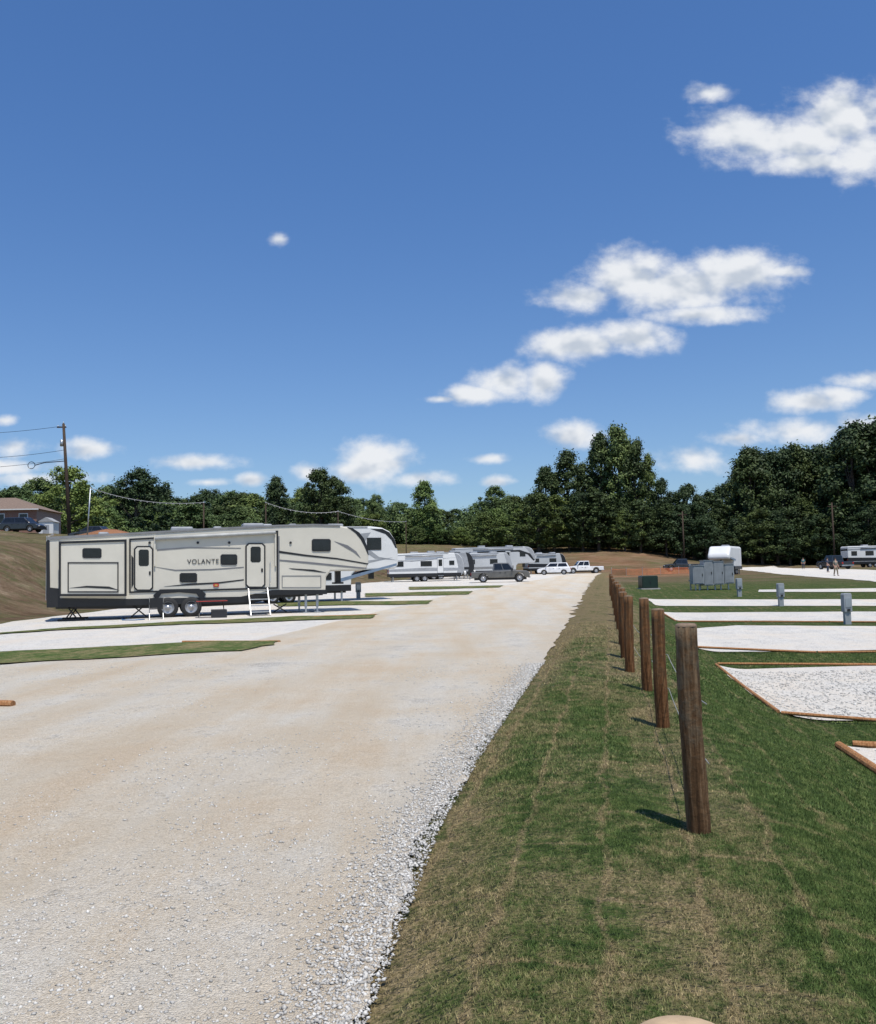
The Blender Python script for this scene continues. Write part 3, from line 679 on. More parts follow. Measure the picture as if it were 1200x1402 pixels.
# ------------------------------------------------------------------ generic campers
def camper(front,ang,L,Hh,kind,bodym,label,windows,doorx=None,cap=None,skirt=black_t,bands=(),ac=(.35,.7),wheels_x=.42,slide=None,awn=True,cat='camper trailer',bev=.14):
    fx,fy=front; bx2,by2=fx-L*math.cos(ang),fy-L*math.sin(ang); z=hz((fx+bx2)/2,(fy+by2)/2)
    t=empty('camper_trailer',(bx2,by2,z),ang,label,cat); W=2.45
    if kind=='fifth':
        prof=[(0,.8),(0,Hh-.22),(.12,Hh-.1),(L*.55,Hh-.02),(L-1.6,Hh),(L-.95,Hh-.08),(L-.5,Hh-.3),(L-.2,Hh-.75),(L-.04,Hh-1.35),(L,Hh-1.9),(L-.04,2.0),(L-.2,1.8),(L-2.5,1.75),(L-2.75,1.5),(L-2.8,.8)]
        if bev>.2: prof=[(0,.8),(0,Hh),(L-1.0,Hh),(L,Hh-1.0),(L,1.75),(L-2.7,1.75),(L-2.8,.8)]
        capp=[(L-1.5,Hh-.06),(L-.96,Hh-.14),(L-.54,Hh-.36),(L-.26,Hh-.78),(L-.1,Hh-1.36),(L-.06,Hh-1.8),(L-.3,Hh-1.7),(L-.6,Hh-1.2),(L-1.0,Hh-.6)]
    else:
        prof=[(0,.65),(0,Hh-.14),(.12,Hh-.02),(L-1.2,Hh),(L-.6,Hh-.15),(L-.25,Hh-.6),(L-.03,Hh-1.4),(L,1.3),(L-.3,.65)]
        capp=[(L-1.1,Hh-.04),(L-.62,Hh-.2),(L-.28,Hh-.62),(L-.06,Hh-1.4),(L-.03,1.35),(L-.3,.75),(L-.9,.75),(L-.7,1.6),(L-.9,Hh-.7)]
    MB().prism(prof,0,W).build('body',bodym,t,bevel=bev,seg=3 if bev<.2 else 6)
    if cap is not None: MB().prism(capp,-.012,W+.012).build('front_cap',cap,t,bevel=.02)
    Lb=L-2.8 if kind=='fifth' else L-.35
    MB().box(-.02,Lb,-.015,W+.015,.6,.95).build('lower_skirt',skirt,t)
    if bev<.2: MB().prism([(-.02,Hh-.28),(L*.55,Hh-.1),(L-1.8,Hh-.08),(L-1.8,Hh-.02),(L*.55,Hh-.04),(-.02,Hh-.2)],-.02,W+.02).build('roof_trim',black_t if cap is black_t else grey_p,t)
    for (pts,m) in bands: MB().prism([(x*L,z_) for x,z_ in pts],-.008,W+.008).build('decal_stripe',m,t)
    for (x0,z0,w_,h_) in windows:
        wo=MB().box(x0*L,x0*L+w_,-.03,0,z0,z0+h_).build('window',black_t,t,bevel=.02); MB().box(x0*L+.05,x0*L+w_-.05,-.038,-.03,z0+.05,z0+h_-.05).build('pane',glass,wo)
    if doorx is not None:
        d=MB().box(doorx*L,doorx*L+.72,-.04,0,.95,Hh-.55).build('door',grey_p,t); MB().box(doorx*L+.04,doorx*L+.68,-.05,-.04,.99,Hh-.59).build('door_panel',bodym,d)
        MB().box(doorx*L+.15,doorx*L+.57,-.058,-.05,Hh-1.5,Hh-.75).build('door_window',glass,d)
        MB().box(doorx*L+.05,doorx*L+.65,-.5,-.04,.62,.66).build('entry_step',alu,t); MB().box(doorx*L+.05,doorx*L+.65,-.75,-.45,.35,.39).build('entry_step',alu,t)
    if slide: 
        x0,x1=slide; so=MB().box(x0*L,x1*L,-.6,.02,1.15,Hh-.6).build('slide_out',bodym,t,bevel=.03)
        MB().box(x0*L+.5,x1*L-.5,-.612,-.6,1.9,2.6).build('window',glass,so)
    for a_ in ac: MB().box(a_*L-.45,a_*L+.45,.8,1.6,Hh-.05,Hh+.2).build('roof_unit',grey_p,t,bevel=.07)
    for k,xx in enumerate((wheels_x*L-.45,wheels_x*L+.45)):
        wheel(t,xx,.14,.37,.37,.24,-1); wheel(t,xx,W-.14,.37,.37,.24,1)
    for yy in (.5,1.8): MB().box(.3,Lb-.2,yy,yy+.12,.5,.66).build('chassis_beam',black_t,t)
    for xx in (.5,Lb-.5):
        for yy in (.25,W-.25): MB().box(xx-.05,xx+.05,yy-.05,yy+.05,.03,.66).box(xx-.14,xx+.14,yy-.12,yy+.12,.0,.04).build('stabiliser_jack',steel,t)
    for yy in (.08,W-.22): MB().box(-.04,0,yy,yy+.14,1.1,1.4).build('tail_lamp',lampr,t)
    if kind!='fifth':
        MB().tube([(L-.4,.5,.55),(L+1.1,W/2,.5)],.05,6).tube([(L-.4,W-.5,.55),(L+1.1,W/2,.5)],.05,6).tube([(L+.85,W/2,.9),(L+.85,W/2,.03)],.035,6).build('hitch',black_t,t)
        MB().lathe([(.001,0),(.15,.02),(.16,.4),(.1,.52),(.001,.55)],(L+.25,W/2-.18,.6),'z',12).build('gas_bottle',white_p,t,True)
    else:
        MB().box(L-1.5,L-1.2,1.1,1.35,1.25,1.78).build('hitch_pin_box',black_t,t)
    if awn: MB().tube([(.22*L,-.09,Hh-.33),(.72*L,-.09,Hh-.27)],.065,8).build('awning_roll',grey_p,t,True)
    return t
bluegrey=M('blue_grey_decal',(.16,.22,.3),.4)
q=P(546,770,50.5)
camper((q.x,q.y),R(18),11.6,4.25,'fifth',white_p,'tall white fifth wheel camper half hidden behind the cream one, black window in its nose',[(.84,2.9,.85,.7),(.55,2.3,.8,.6),(.62,1.25,.5,.4)],cap=None,
   bands=[([(.7,1.1),(.99,2.0),(.99,2.12),(.7,1.3)],bluegrey),([(.86,4.1),(.92,4.1),(.955,3.9),(.98,3.5),(.992,3.0),(.985,3.0),(.965,3.45),(.935,3.8)],black_t),([(.6,1.9),(.8,2.05),(.97,2.45),(.8,2.25),(.6,2.02)],grey_p),([(.78,3.8),(.86,3.9),(.82,3.2),(.9,2.5),(.99,2.3),(.88,2.4),(.79,3.1)],grey_p)])
q=P(636,780,101)
camper((q.x,q.y),R(8),8.7,3.25,'travel',white_p,'white travel trailer with dark lower side parked beyond the cream camper',[(.08,1.75,1.0,.6),(.42,1.75,1.3,.6),(.8,1.85,.6,.5)],doorx=.64,cap=grey_p,bands=[([(0,1.2),(.97,1.2),(.97,1.5),(.5,1.6),(0,1.45)],grey_p),([(0,2.5),(.3,2.3),(.9,2.7),(.3,2.45)],grey_p)])
q=P(650,776,110)
camper((q.x,q.y),R(12),8.2,3.4,'travel',grey_p,'grey travel trailer tucked behind the white travel trailer',[(.2,1.9,1.0,.6),(.6,1.9,1.0,.6)],cap=black_t,bands=[([(0,1.1),(.97,1.2),(.97,1.5),(0,1.4)],black_t)])
q=P(702,774,112)
camper((q.x,q.y),R(12),7.4,3.2,'travel',silver_g,'low silver travel trailer between the grey trailer and the silver fifth wheel camper',[(.2,1.8,1.0,.6),(.6,1.8,1.0,.6)],cap=grey_p,bands=[([(0,1.1),(.97,1.2),(.97,1.5),(0,1.4)],gtrim)])
q=P(734,772,119)
camper((q.x,q.y),R(12),11.2,4.05,'fifth',silver_g,'silver white fifth wheel camper with sweeping black band behind the dark pickup',[(.12,2.2,1.2,.6),(.45,2.2,1.0,.6),(.8,2.7,.8,.6)],doorx=.62,cap=grey_p,
   bands=[([(0,3.3),(.5,3.5),(.8,3.6),(.93,3.1),(.99,2.2),(.97,2.1),(.9,2.95),(.78,3.35),(.5,3.3),(0,3.1)],black_t),([(0,1.1),(.72,1.1),(.72,1.5),(0,1.6)],gtrim)])
q=P(776,770,143)
camper((q.x,q.y),R(15),6.6,3.3,'travel',silver_g,'small silver and dark camper at the far end behind the white cars',[(.1,1.9,1.2,.6),(.55,1.9,1.2,.6)],cap=black_t,bands=[([(0,1.1),(.95,1.1),(.95,1.5),(0,1.7)],black_t)])
q=P(974,770,101)
camper((q.x-.4,q.y),R(-120),7.0,3.3,'fifth',white_p,'white rounded fifth wheel camper seen nose on behind the grey meter cabinets',[(.5,1.9,1.0,.6),(.8,2.1,.6,.5)],cap=None,bands=[([(.5,1.6),(.9,1.85),(.9,2.0),(.5,1.8)],bluegrey)],awn=False,bev=.42,ac=(.4,))
q=P(1164,770,138)
camper((q.x+9.3,q.y+.5),R(0),9.3,3.4,'travel',white_p,'white camper with dark windows at the far right under the trees',[(.06,1.9,.9,.7),(.3,1.9,1.3,.7),(.6,1.9,1.0,.7)],doorx=.5,bands=[([(0,1.0),(.9,1.0),(.9,1.45),(0,1.6)],black_t),([(0,2.7),(.5,2.9),(.5,3.1),(0,2.95)],grey_p)])

# ------------------------------------------------------------------ cars
def arches(pts_top,L,zb,wx,r):
    prof=list(pts_top); bot=[]
    for cx in sorted(wx,reverse=True):
        bot.append((cx+r,zb))
        for k in range(1,8):
            q=PI*k/8; bot.append((cx+r*math.cos(q),zb+r*math.sin(q)*.98))
        bot.append((cx-r,zb))
    return prof+bot
def quad_face(A_,B_,C_,D_,u0,u1,v0,v1,off):
    A_,B_,C_,D_=map(Vector,(A_,B_,C_,D_)); n=(B_-A_).cross(D_-A_).normalized()
    f=lambda u,v:(A_.lerp(B_,u)).lerp(D_.lerp(C_,u),v)
    p=[f(u0,v0),f(u1,v0),f(u1,v1),f(u0,v1)]
    return [tuple(x+n*off) for x in p]+[tuple(x-n*.005) for x in p]
def car(kind,loc,ang,paint,label,group=None,cat=None):
    z=hz(*loc); W=1.9
    if kind=='pickup':
        L=5.8;Ht=1.95;r=.43;wx=(1.2,4.8);zb=.47
        top=[(0,zb),(0,.98),(.02,1.08),(2.15,1.1),(4.1,1.2),(5.5,1.12),(5.74,1.0),(5.8,.75),(5.8,zb)]
        cab=(2.15,4.35,2.25,3.7,1.09,Ht,1.84,1.52)
    elif kind=='suv':
        L=4.8;Ht=1.75;r=.37;wx=(.95,3.8);zb=.34
        top=[(0,zb),(-.02,.75),(.05,1.05),(.2,1.08),(3.5,1.06),(4.5,.93),(4.75,.8),(4.8,.6),(4.75,zb)]
        cab=(.12,3.75,.5,2.95,1.05,Ht,1.78,1.42)
    else:
        L=4.7;Ht=1.45;r=.33;wx=(.95,3.7);zb=.28
        top=[(0,zb),(-.02,.6),(.05,.9),(.5,.95),(3.3,.93),(4.3,.8),(4.6,.7),(4.7,.5),(4.65,zb)]
        cab=(.55,3.6,1.2,2.6,.92,Ht,1.7,1.3)
    c=math.cos(ang);s=math.sin(ang)
    t=empty({'pickup':'pickup_truck','suv':'sport_utility_car','sedan':'parked_car'}[kind],(loc[0]-c*L/2,loc[1]-s*L/2,z),ang,label,cat or ('pickup truck' if kind=='pickup' else 'car'),group)
    MB().prism(arches(top,L,zb,wx,r+.06),-W/2,W/2).build('body',paint,t,bevel=.07,seg=3)
    x0,x1,x0t,x1t,zb2,zt,wb,wt=cab; wb/=2;wt/=2
    b=[(x0,-wb,zb2),(x1,-wb,zb2),(x1,wb,zb2),(x0,wb,zb2)]; tp=[(x0t,-wt,zt),(x1t,-wt,zt),(x1t,wt,zt),(x0t,wt,zt)]
    m=MB(); m.add(b+tp,[(0,3,2,1),(4,5,6,7),(0,1,5,4),(1,2,6,5),(2,3,7,6),(3,0,4,7)]); m.build('cabin',paint,t,bevel=.06,seg=3)
    fc=[(0,1,2,3),(7,6,5,4),(0,4,5,1),(1,5,6,2),(2,6,7,3),(3,7,4,0)]
    for nm,(a_,b2,c2,d2),ws in (('side_window',(b[0],b[1],tp[1],tp[0]),((.06,.48),(.52,.94))),('side_window',(b[2],b[3],tp[3],tp[2]),((.06,.48),(.52,.94))),
                     ('windscreen',(b[1],b[2],tp[2],tp[1]),((.07,.93),)),('rear_window',(b[3],b[0],tp[0],tp[3]),((.1,.9),))):
        for u0,u1 in ws:
            MB().add(quad_face(a_,b2,c2,d2,u0,u1,.2,.88,.012),fc).build(nm,glass,t)
    for xx in wx:
        wheel(t,xx,-W/2+.13,r,r,.24,-1); wheel(t,xx,W/2-.13,r,r,.24,1)
    zl=top[-3][1]-.08
    for sy in (-1,1):
        MB().box(L-.16,L+.015,sy*(W/2-.42)-.16,sy*(W/2-.42)+.16,zl-.1,zl+.06).build('headlight',lampw,t,bevel=.02)
        MB().box(-.035,.1,sy*(W/2-.16)-.1,sy*(W/2-.16)+.1,.75,1.0).build('tail_lamp',lampr,t)
        MB().box(x1-.35,x1-.2,min(sy*(W/2-.02),sy*(W/2+.2)),max(sy*(W/2-.02),sy*(W/2+.2)),zb2+.12,zb2+.3).build('wing_mirror',black_t,t,bevel=.03)
        for hx in (.52,.75): MB().box(x0+(x1-x0)*hx-.5,x0+(x1-x0)*hx-.34,min(sy*W/2,sy*(W/2+.02)),max(sy*W/2,sy*(W/2+.02)),zb2-.16,zb2-.12).build('door_handle',black_t,t)
    MB().box(L-.05,L+.03,-.55,.55,zb+.12,zl+.02).build('grille',black_t,t,bevel=.02)
    MB().box(L-.05,L+.06,-.9,.9,zb-.05,zb+.1).build('bumper',steel if kind=='pickup' else black_t,t,bevel=.02)
    MB().box(-.08,.05,-.9,.9,zb-.02,zb+.14).build('bumper',steel if kind=='pickup' else black_t,t,bevel=.02)
    MB().box(.3,L-.3,-.6,.6,.26,zb+.1).build('underbody',black_t,t)
    if kind=='pickup': MB().box(.08,2.05,-.82,.82,1.105,1.117).build('bed_cover',black_t,t)
    return t
bronze=M('grey_truck_paint',(.13,.125,.115),.3,.3,coat=.6); whitep=M('white_car_paint',(.75,.75,.75),.25,coat=.5)
darkp=M('dark_car_paint',(.02,.023,.03),.25,coat=.6); silver=M('silver_car_paint',(.3,.31,.33),.3,.4,coat=.4); greyd=M('dark_grey_paint',(.05,.052,.058),.3,.3,coat=.4)
def cpt(px,Y): 
    p=P(px,785,Y); return (p.x,p.y)
car('pickup',cpt(685,88),R(-2),bronze,'grey pickup truck parked by the road in front of the silver camper')
car('suv',cpt(759,128),R(170),whitep,'white sport utility car behind the grey pickup, left of the white pickup')
car('pickup',cpt(800,136),R(185),whitep,'white pickup truck at the far end of the road')
car('pickup',cpt(935,140),R(175),darkp,'dark pickup truck near the orange fencing in the distance')
car('pickup',cpt(1144,122),R(100),darkp,'dark pickup truck at the far right beside the white camper')
car('suv',cpt(31,102),R(-8),darkp,'dark car parked on the bank beside the brick house')
car('sedan',cpt(127,94),R(170),greyd,'dark grey car on the bank right of the utility pole')
car('sedan',cpt(228,92),R(5),silver,'silver car on the bank partly hidden by the camper roof')
car('suv',cpt(264,94),R(8),darkp,'dark car on the bank partly hidden by the camper roof')

# ------------------------------------------------------------------ utility boxes
def cabinet(root,x0,x1,z0,z1,d=.6,y0=0):
    o=MB().box(x0,x1,y0,y0+d,z0,z1).build('cabinet',enam,root,bevel=.015)
    MB().box(x0+.05,x1-.05,y0-.02,y0,z0+.06,z1-.06).build('cabinet_door',M('dark_enamel',(.2,.215,.225),.45),o,bevel=.01)
    MB().box(x1-.14,x1-.1,y0-.05,y0-.02,(z0+z1)/2-.08,(z0+z1)/2+.08).build('handle',black_t,o)
    MB().box(x0-.03,x1+.03,y0-.05,y0+d+.03,z1,z1+.03).build('rain_hood',steel,o)
g=G(978,808); t=empty('meter_rack',g,R(5),'grey galvanised electrical meter cabinets mounted together on posts','electrical cabinet')
cabinet(t,-1.35,-.62,.4,1.6); cabinet(t,-.6,.0,.3,1.92,.7); cabinet(t,.03,.72,.35,1.85); cabinet(t,.76,1.4,.4,1.65)
for xx in (-1.25,-.6,.4,1.3): MB().box(xx-.04,xx+.04,.72,.8,-.1,1.7).build('post',steel,t)
for zz in (.6,1.4): MB().box(-1.35,1.4,.8,.86,zz,zz+.08).build('cross_rail',steel,t)
for xx in (-1.1,-.85,-.3,.2,.6,1.1): MB().tube([(xx,.3,-.1),(xx,.3,.45)],.05,8).build('conduit',steel,t)
g=G(891,807); t=empty('transformer_box',g,R(4),'low dark green transformer box on a concrete slab','transformer box')
gr=M('dark_green_enamel',(.012,.028,.018),.4)
MB().box(-.65,.65,-.1,1.05,-.05,.08).build('base_slab',M('concrete',(.35,.34,.32),.9),t)
MB().prism([(-.55,.08),(.55,.08),(.55,.85),(.5,.92),(-.5,.92),(-.55,.85)],0,.95).build('housing',gr,t,bevel=.02); MB().box(-.5,.5,-.03,0,.12,.82).build('door',gr,t); MB().box(-.03,.03,-.05,-.03,.4,.55).build('handle',black_t,t)
def pedestal(px,py,h,lb):
    g=G(px,py); t=empty('power_pedestal',g,R(12),lb,'power pedestal','power pedestals beside the gravel pads')
    MB().box(-.12,.12,-.06,.06,-.1,h*.45).build('post',enam,t)
    o=MB().prism([(-.16,h*.4),(.16,h*.4),(.16,h*.95),(.13,h),(-.13,h),(-.16,h*.95)],-.1,.1).build('housing',enam,t,bevel=.015)
    MB().box(-.12,.12,-.115,-.1,h*.55,h*.85).build('outlet_cover',steel,o); MB().box(-.06,.06,-.125,-.115,h*.43,h*.5).build('outlet',black_t,o)
pedestal(1161,855,1.12,'grey power pedestal nearest on the right, beside the second gravel pad')
pedestal(1070,830,1.1,'grey power pedestal in the middle of the three on the right')
pedestal(1013,817,1.05,'grey power pedestal just right of the meter cabinets')
pedestal(491,820,1.0,'grey power pedestal at the nose of the cream camper')

# orange safety fence
om=M('orange_mesh',(.55,.17,.07),.7,var=.25)
def safety(pts_,hgt,lb):
    t=empty('safety_fence',(*cpt(*pts_[0]),hz(*cpt(*pts_[0]))),0,lb,'fence')
    pts=[Vector((*cpt(px_,Yq),0)) for px_,Yq in pts_]
    o0=t.location.copy()
    for p,q in zip(pts[:-1],pts[1:]):
        a_=Vector((p.x,p.y,hz(p.x,p.y)))-o0; b2=Vector((q.x,q.y,hz(q.x,q.y)))-o0; m=MB()
        for k in range(6):
            zz=.12+k*hgt/6; m.tube([a_+Vector((0,0,zz)),(a_+b2)/2+Vector((0,0,zz-.06)),b2+Vector((0,0,zz))],.03,4)
        m.build('mesh_panel',om,t)
        MB().tube([a_+Vector((0,0,-.1)),a_+Vector((0,0,hgt+.2))],.03,6).build('stake',steel,t)
safety(((838,112),(858,110),(880,109),(905,111),(930,113),(958,116)),.8,'low orange plastic safety fence across the clay beyond the posts')
safety(((185,80),(200,79.5),(215,80)),.8,'short orange plastic safety fence on the bank right of the clay heap')

# ------------------------------------------------------------------ people
skinm=M('skin',(.4,.24,.17),.6); hairm=M('dark_hair',(.03,.02,.015),.8)
def skinned(nm,mat,v2,e2,r2,t):
    me=bpy.data.meshes.new(nm); me.from_pydata(v2,e2,[]); me.update(); o=link(nm,me,mat,t); m=o.modifiers.new('skin','SKIN')
    if not me.skin_vertices:
        bpy.context.view_layer.objects.active=o; bpy.ops.mesh.customdata_skin_add()
    for i,r in enumerate(r2): me.skin_vertices[0].data[i].radius=(r,r*.85)
    me.skin_vertices[0].data[0].use_root=True; m.use_smooth_shade=True
    s_=o.modifiers.new('sub','SUBSURF'); s_.levels=1; s_.render_levels=1
def person(loc,ang,label,shirt,trousers,stride=.12,arm=.1):
    t=empty('person',(loc[0],loc[1],hz(*loc)),ang,label,'person')
    vs=[(0,0,.95),(0,0,1.3),(0,0,1.48),(0,-.02,1.6),(0,-.02,1.7)]; es=[(0,1),(1,2),(2,3),(3,4)]; rs=[.14,.16,.06,.095,.07]
    def addc(p0,chain,rr):
        k=p0
        for p,r in zip(chain,rr): vs.append(p); es.append((k,len(vs)-1)); rs.append(r); k=len(vs)-1
        return k
    for s in (-1,1):
        addc(0,[(.1*s,0,.88),(.11*s,-.04-stride*s*.5,.5),(.12*s,-stride*s,.09),(.12*s,-stride*s-.14,.04)],[.1,.06,.042,.035])
        k=addc(1,[(.19*s,0,1.4),(.25*s,.02,1.12),(.24*s,-arm-.05,.9),(.24*s,-arm-.08,.82)],[.062,.046,.034,.03])
        for f in range(4): addc(k,[(.24*s+(f-1.5)*.02*s*.4,-arm-.05-f*.02,.77),(.235*s,-arm-.05-f*.02,.735-.006*(f%2))],[.009,.008])
        addc(k,[(.22*s,-arm-.12,.8)],[.01])
    skinned('body',skinm,vs,es,rs,t)
    skinned('shirt',shirt,[(0,0,.92),(0,0,1.3),(0,0,1.45),(.19,0,1.4),(.25,.01,1.17),(-.19,0,1.4),(-.25,.01,1.17)],[(0,1),(1,2),(1,3),(3,4),(1,5),(5,6)],[.165,.185,.09,.082,.07,.082,.07],t)
    v2=[(0,0,1.0),(0,0,.93)];e2=[(0,1)];r2=[.15,.155]
    for s in (-1,1):
        k=len(v2); v2+=[(.1*s,0,.86),(.11*s,-.04-stride*s*.5,.5),(.12*s,-stride*s,.12)]; e2+=[(1,k),(k,k+1),(k+1,k+2)]; r2+=[.115,.08,.062]
    skinned('trousers',trousers,v2,e2,r2,t)
    for s in (-1,1): MB().sphere((.12*s,-stride*s-.06,.045),.06,8,6,(.8,2.2,.8)).build('shoe',black_t,t,True)
    MB().sphere((0,.005,1.655),.105,10,8,(.9,1,.95)).build('hair',hairm,t,True)
    MB().sphere((0,-.115,1.6),.018,6,4).build('nose',skinm,t,True)
    return t
navy=M('navy_cloth',(.03,.045,.08),.9); khaki=M('khaki_cloth',(.22,.18,.12),.9); whitec=M('white_cloth',(.6,.6,.58),.9); teal=M('teal_cloth',(.05,.15,.17),.9); olive=M('grey_olive_cloth',(.16,.16,.13),.9)
person(cpt(1145,84),R(20),'person in grey shirt and khaki trousers standing on the gravel lane at right',olive,khaki)
person(cpt(1101,132),R(-30),'person in teal shirt far off left of the others on the lane',teal,navy)
person(cpt(1134,104),R(60),'person in dark clothes standing near the dark pickup at right',navy,navy,.05)

# ------------------------------------------------------------------ house, poles, lights
bk,nt,b=newmat('red_brick'); tc=N(nt,'ShaderNodeTexCoord').outputs['Object']; br=N(nt,'ShaderNodeTexBrick'); br.inputs['Scale'].default_value=4
br.inputs['Color1'].default_value=(.25,.1,.06,1); br.inputs['Color2'].default_value=(.18,.07,.045,1); br.inputs['Mortar'].default_value=(.35,.3,.26,1)
mp=N(nt,'ShaderNodeMapping'); mp.inputs['Rotation'].default_value=(R(90),0,0); nt.links.new(tc,mp.inputs['Vector']); nt.links.new(mp.outputs['Vector'],br.inputs['Vector']); nt.links.new(br.outputs['Color'],b.inputs['Base Color']); b.inputs['Roughness'].default_value=.9
Yh=116; p=P(50,718,Yh); zg=hz(p.x-6,Yh+3)
t=empty('brick_house',(p.x,Yh,zg),R(4),'single storey red brick house with brown hipped roof on the bank at left','house')
MB().box(-14,0,0,9,-1,3.3).build('wall',bk,t)
m=MB(); m.add([(-14.4,-.4,3.25),(.4,-.4,3.25),(.4,9.4,3.25),(-14.4,9.4,3.25),(-9.5,4.5,5.2),(-4.5,4.5,5.2)],[(0,1,5,4),(1,2,5),(2,3,4,5),(3,0,4),(0,3,2,1)])
m.build('roof',M('brown_shingles',(.17,.12,.09),.9,var=.3,scale=8,bump=.4,bscale=20),t)
MB().box(-14.4,.4,-.44,-.4,3.12,3.28).build('fascia',whitec,t)
for x0 in (-2.2,-5.2,-9):
    w=MB().box(x0-.1,x0+1.1,-.04,0,1.3,2.7).build('window',white_p,t); MB().box(x0,x0+1.0,-.05,-.04,1.4,2.6).build('pane',glass,w)
p=P(63,718,112); t=empty('garden_shed',(p.x,112,hz(p.x,112)),R(4),'small white outbuilding just right of the brick house','shed')
MB().box(-.9,.9,0,2,-.5,1.7).build('wall',white_p,t); MB().prism([(-1.05,1.7),(1.05,1.7),(0,2.3)],-.1,2.1).build('roof',M('grey_roof',(.3,.3,.3),.8),t); MB().box(-.4,.4,-.03,0,0,1.3).build('door',grey_p,t)
base=P(96,728,95); topp=P(87,580,95); zb=hz(base.x,95)
t=empty('utility_pole',(base.x,95,zb),0,'dark wooden utility pole leaning left on the bank, carrying wires','utility pole')
dx=topp.x-base.x; dz=topp.z-zb
MB().tube([(0,0,-.5),(dx*.5,0,dz*.5),(dx,0,dz)],[.2,.18,.14],12).build('pole',polewood,t,True)
MB().box(dx-.7,dx+.3,-.08,.08,dz-.45,dz-.35).build('crossarm',polewood,t)
for xx in (-.6,0,.2): MB().lathe([(.03,0),(.06,.05),(.06,.14),(.02,.2)],(dx+xx,0,dz-.35 if xx else dz),'z',8).build('insulator',grey_p,t)
m=MB(); 
lp=P(43,637,95); cen=Vector((lp.x-base.x,0,lp.z-zb))
m.tube([cen+Vector((.38*math.cos(k*PI/8),0,.38*math.sin(k*PI/8))) for k in range(17)],.04,5,False)
m.tube([cen+Vector((.38,0,0)),cen+Vector((1.4,0,.25)),Vector((dx*.6,0,cen.z+.4))],.05,6); m.build('cable_loop',black_t,t)
m=MB(); m.lathe([(.001,0),(.18,.03),(.18,.7),(.001,.75)],(dx*.8-.3,-.1,dz*.8),'z',10); m.build('splice_can',steel,t,True)
for (a_,b2,sag,lb) in (((-120,594,99),(88,583,95),.4,'top overhead wire running left from the utility pole'),
                       ((-120,640,99),(90,628,95),.5,'lower overhead wire running left from the utility pole'),
                       ((-120,626,99),(89,616,95),.5,'middle overhead wire running left from the utility pole'),):
    a3=P(*a_); b3=P(*b2); m=MB(); m.tube([a3.lerp(b3,k/12)-Vector((0,0,sag*4*(k/12)*(1-k/12))) for k in range(13)],.022,5); tag(m.build('overhead_wire',black_t),lb,'wire')
def lpole(px_,py0,py1,Y,lb,lean=0):
    a_=P(px_,py1,Y); z0=hz(a_.x,Y); b2=P(px_+lean,py0,Y); o=MB().tube([(0,0,-.2),(b2.x-a_.x,0,b2.z-z0)],[.07,.055],8).build('light_pole',polewood if not lean else steel,smooth=True)
    o.location=(a_.x,Y,z0); tag(o,lb,'pole'); MB().sphere((b2.x-a_.x,0,b2.z-z0),.07,8,6).build('pole_cap',steel,o); return Vector((b2.x,Y,b2.z))
l1=lpole(119,668,716,80,'pale slanting pole right of the utility pole holding the string lights',5)
l2=lpole(279,688,722,72,'thin pole above the middle of the cream camper roof')
l3=lpole(364,688,722,84,'thin pole above the front half of the cream camper roof')
l4=lpole(463,700,722,92,'thin pole above the nose of the cream camper')
l5=lpole(556,714,745,120,'thin pole on the bank right of the second camper')
bulbm=M('pale_bulb',(.6,.6,.56),.2,var=.02)
def slights(a3,b3,sag,n,lb):
    m=MB(); f=lambda t:a3.lerp(b3,t)-Vector((0,0,sag*4*t*(1-t)))
    m.tube([f(k/20) for k in range(21)],.03,5); o=m.build('string_light',M('pale_cable',(.3,.3,.29),.6)); tag(o,lb,'string lights')
    for k in range(n):
        p=f((k+.5)/n); MB().sphere((p.x,p.y,p.z-.06),.045,6,5).build('bulb',bulbm,o,True)
slights(l1,l2,.55,18,'string of white bulbs draped between the slanting pole and the next pole'); slights(l3,l4,.5,14,'string of white bulbs draped above the nose of the cream camper')
slights(l4,l5,.4,12,'faint string of bulbs running from behind the second camper to the bank')
for px_,py0,py1,Y,lb in ((1143,688,757,150,'dark utility pole against the trees at far right'),(937,700,757,160,'faint utility pole in front of the trees behind the dark pickup')):
    a_=P(px_,py1,Y); b2=P(px_,py0,Y); z0=hz(a_.x,Y); t=empty('utility_pole',(a_.x,Y,z0),0,lb,'utility pole'); MB().tube([(0,0,-.3),(0,0,b2.z-z0)],[.17,.12],8).build('pole',polewood,t,True); MB().box(-.8,.8,-.06,.06,b2.z-z0-.7,b2.z-z0-.58).build('crossarm',polewood,t)
g=cpt(283,90); t=empty('road_sign',(g[0],90,hz(g[0],90)),0,'small white sign on the bank behind the camper roof','sign'); MB().tube([(0,0,-.1),(0,0,1.6)],.03,6).build('post',steel,t); MB().box(-.3,.3,-.05,-.03,1.1,1.7).build('board',white_p,t)

# ------------------------------------------------------------------ trees
def leaves(centres,radii,per,size,flat=.8):
    cs=np.repeat(np.array(centres),per,0); rr=np.repeat(np.array(radii),per)
    n=len(cs); d=rng.normal(0,1,(n,3)); d/=np.linalg.norm(d,axis=1)[:,None]; rad=rr*rng.random(n)**.5*(1+.35*rng.normal(0,1,n).clip(-1,2.0))
    p=cs+d*rad[:,None]*np.array([1,1,flat]); nn=d*.8+rng.normal(0,.45,(n,3))+np.array([0,-.1,.5]); nn/=np.linalg.norm(nn,axis=1)[:,None]
    a=np.cross(nn,rng.normal(0,1,(n,3))); a/=np.linalg.norm(a,axis=1)[:,None]; b2=np.cross(nn,a); s=(size*rng.uniform(.5,1.2,n))[:,None]
    v=np.stack([p-a*s,p-b2*s*.6,p+a*s,p+b2*s*.6],1).reshape(-1,3); return v,np.arange(n*4).reshape(-1,4)
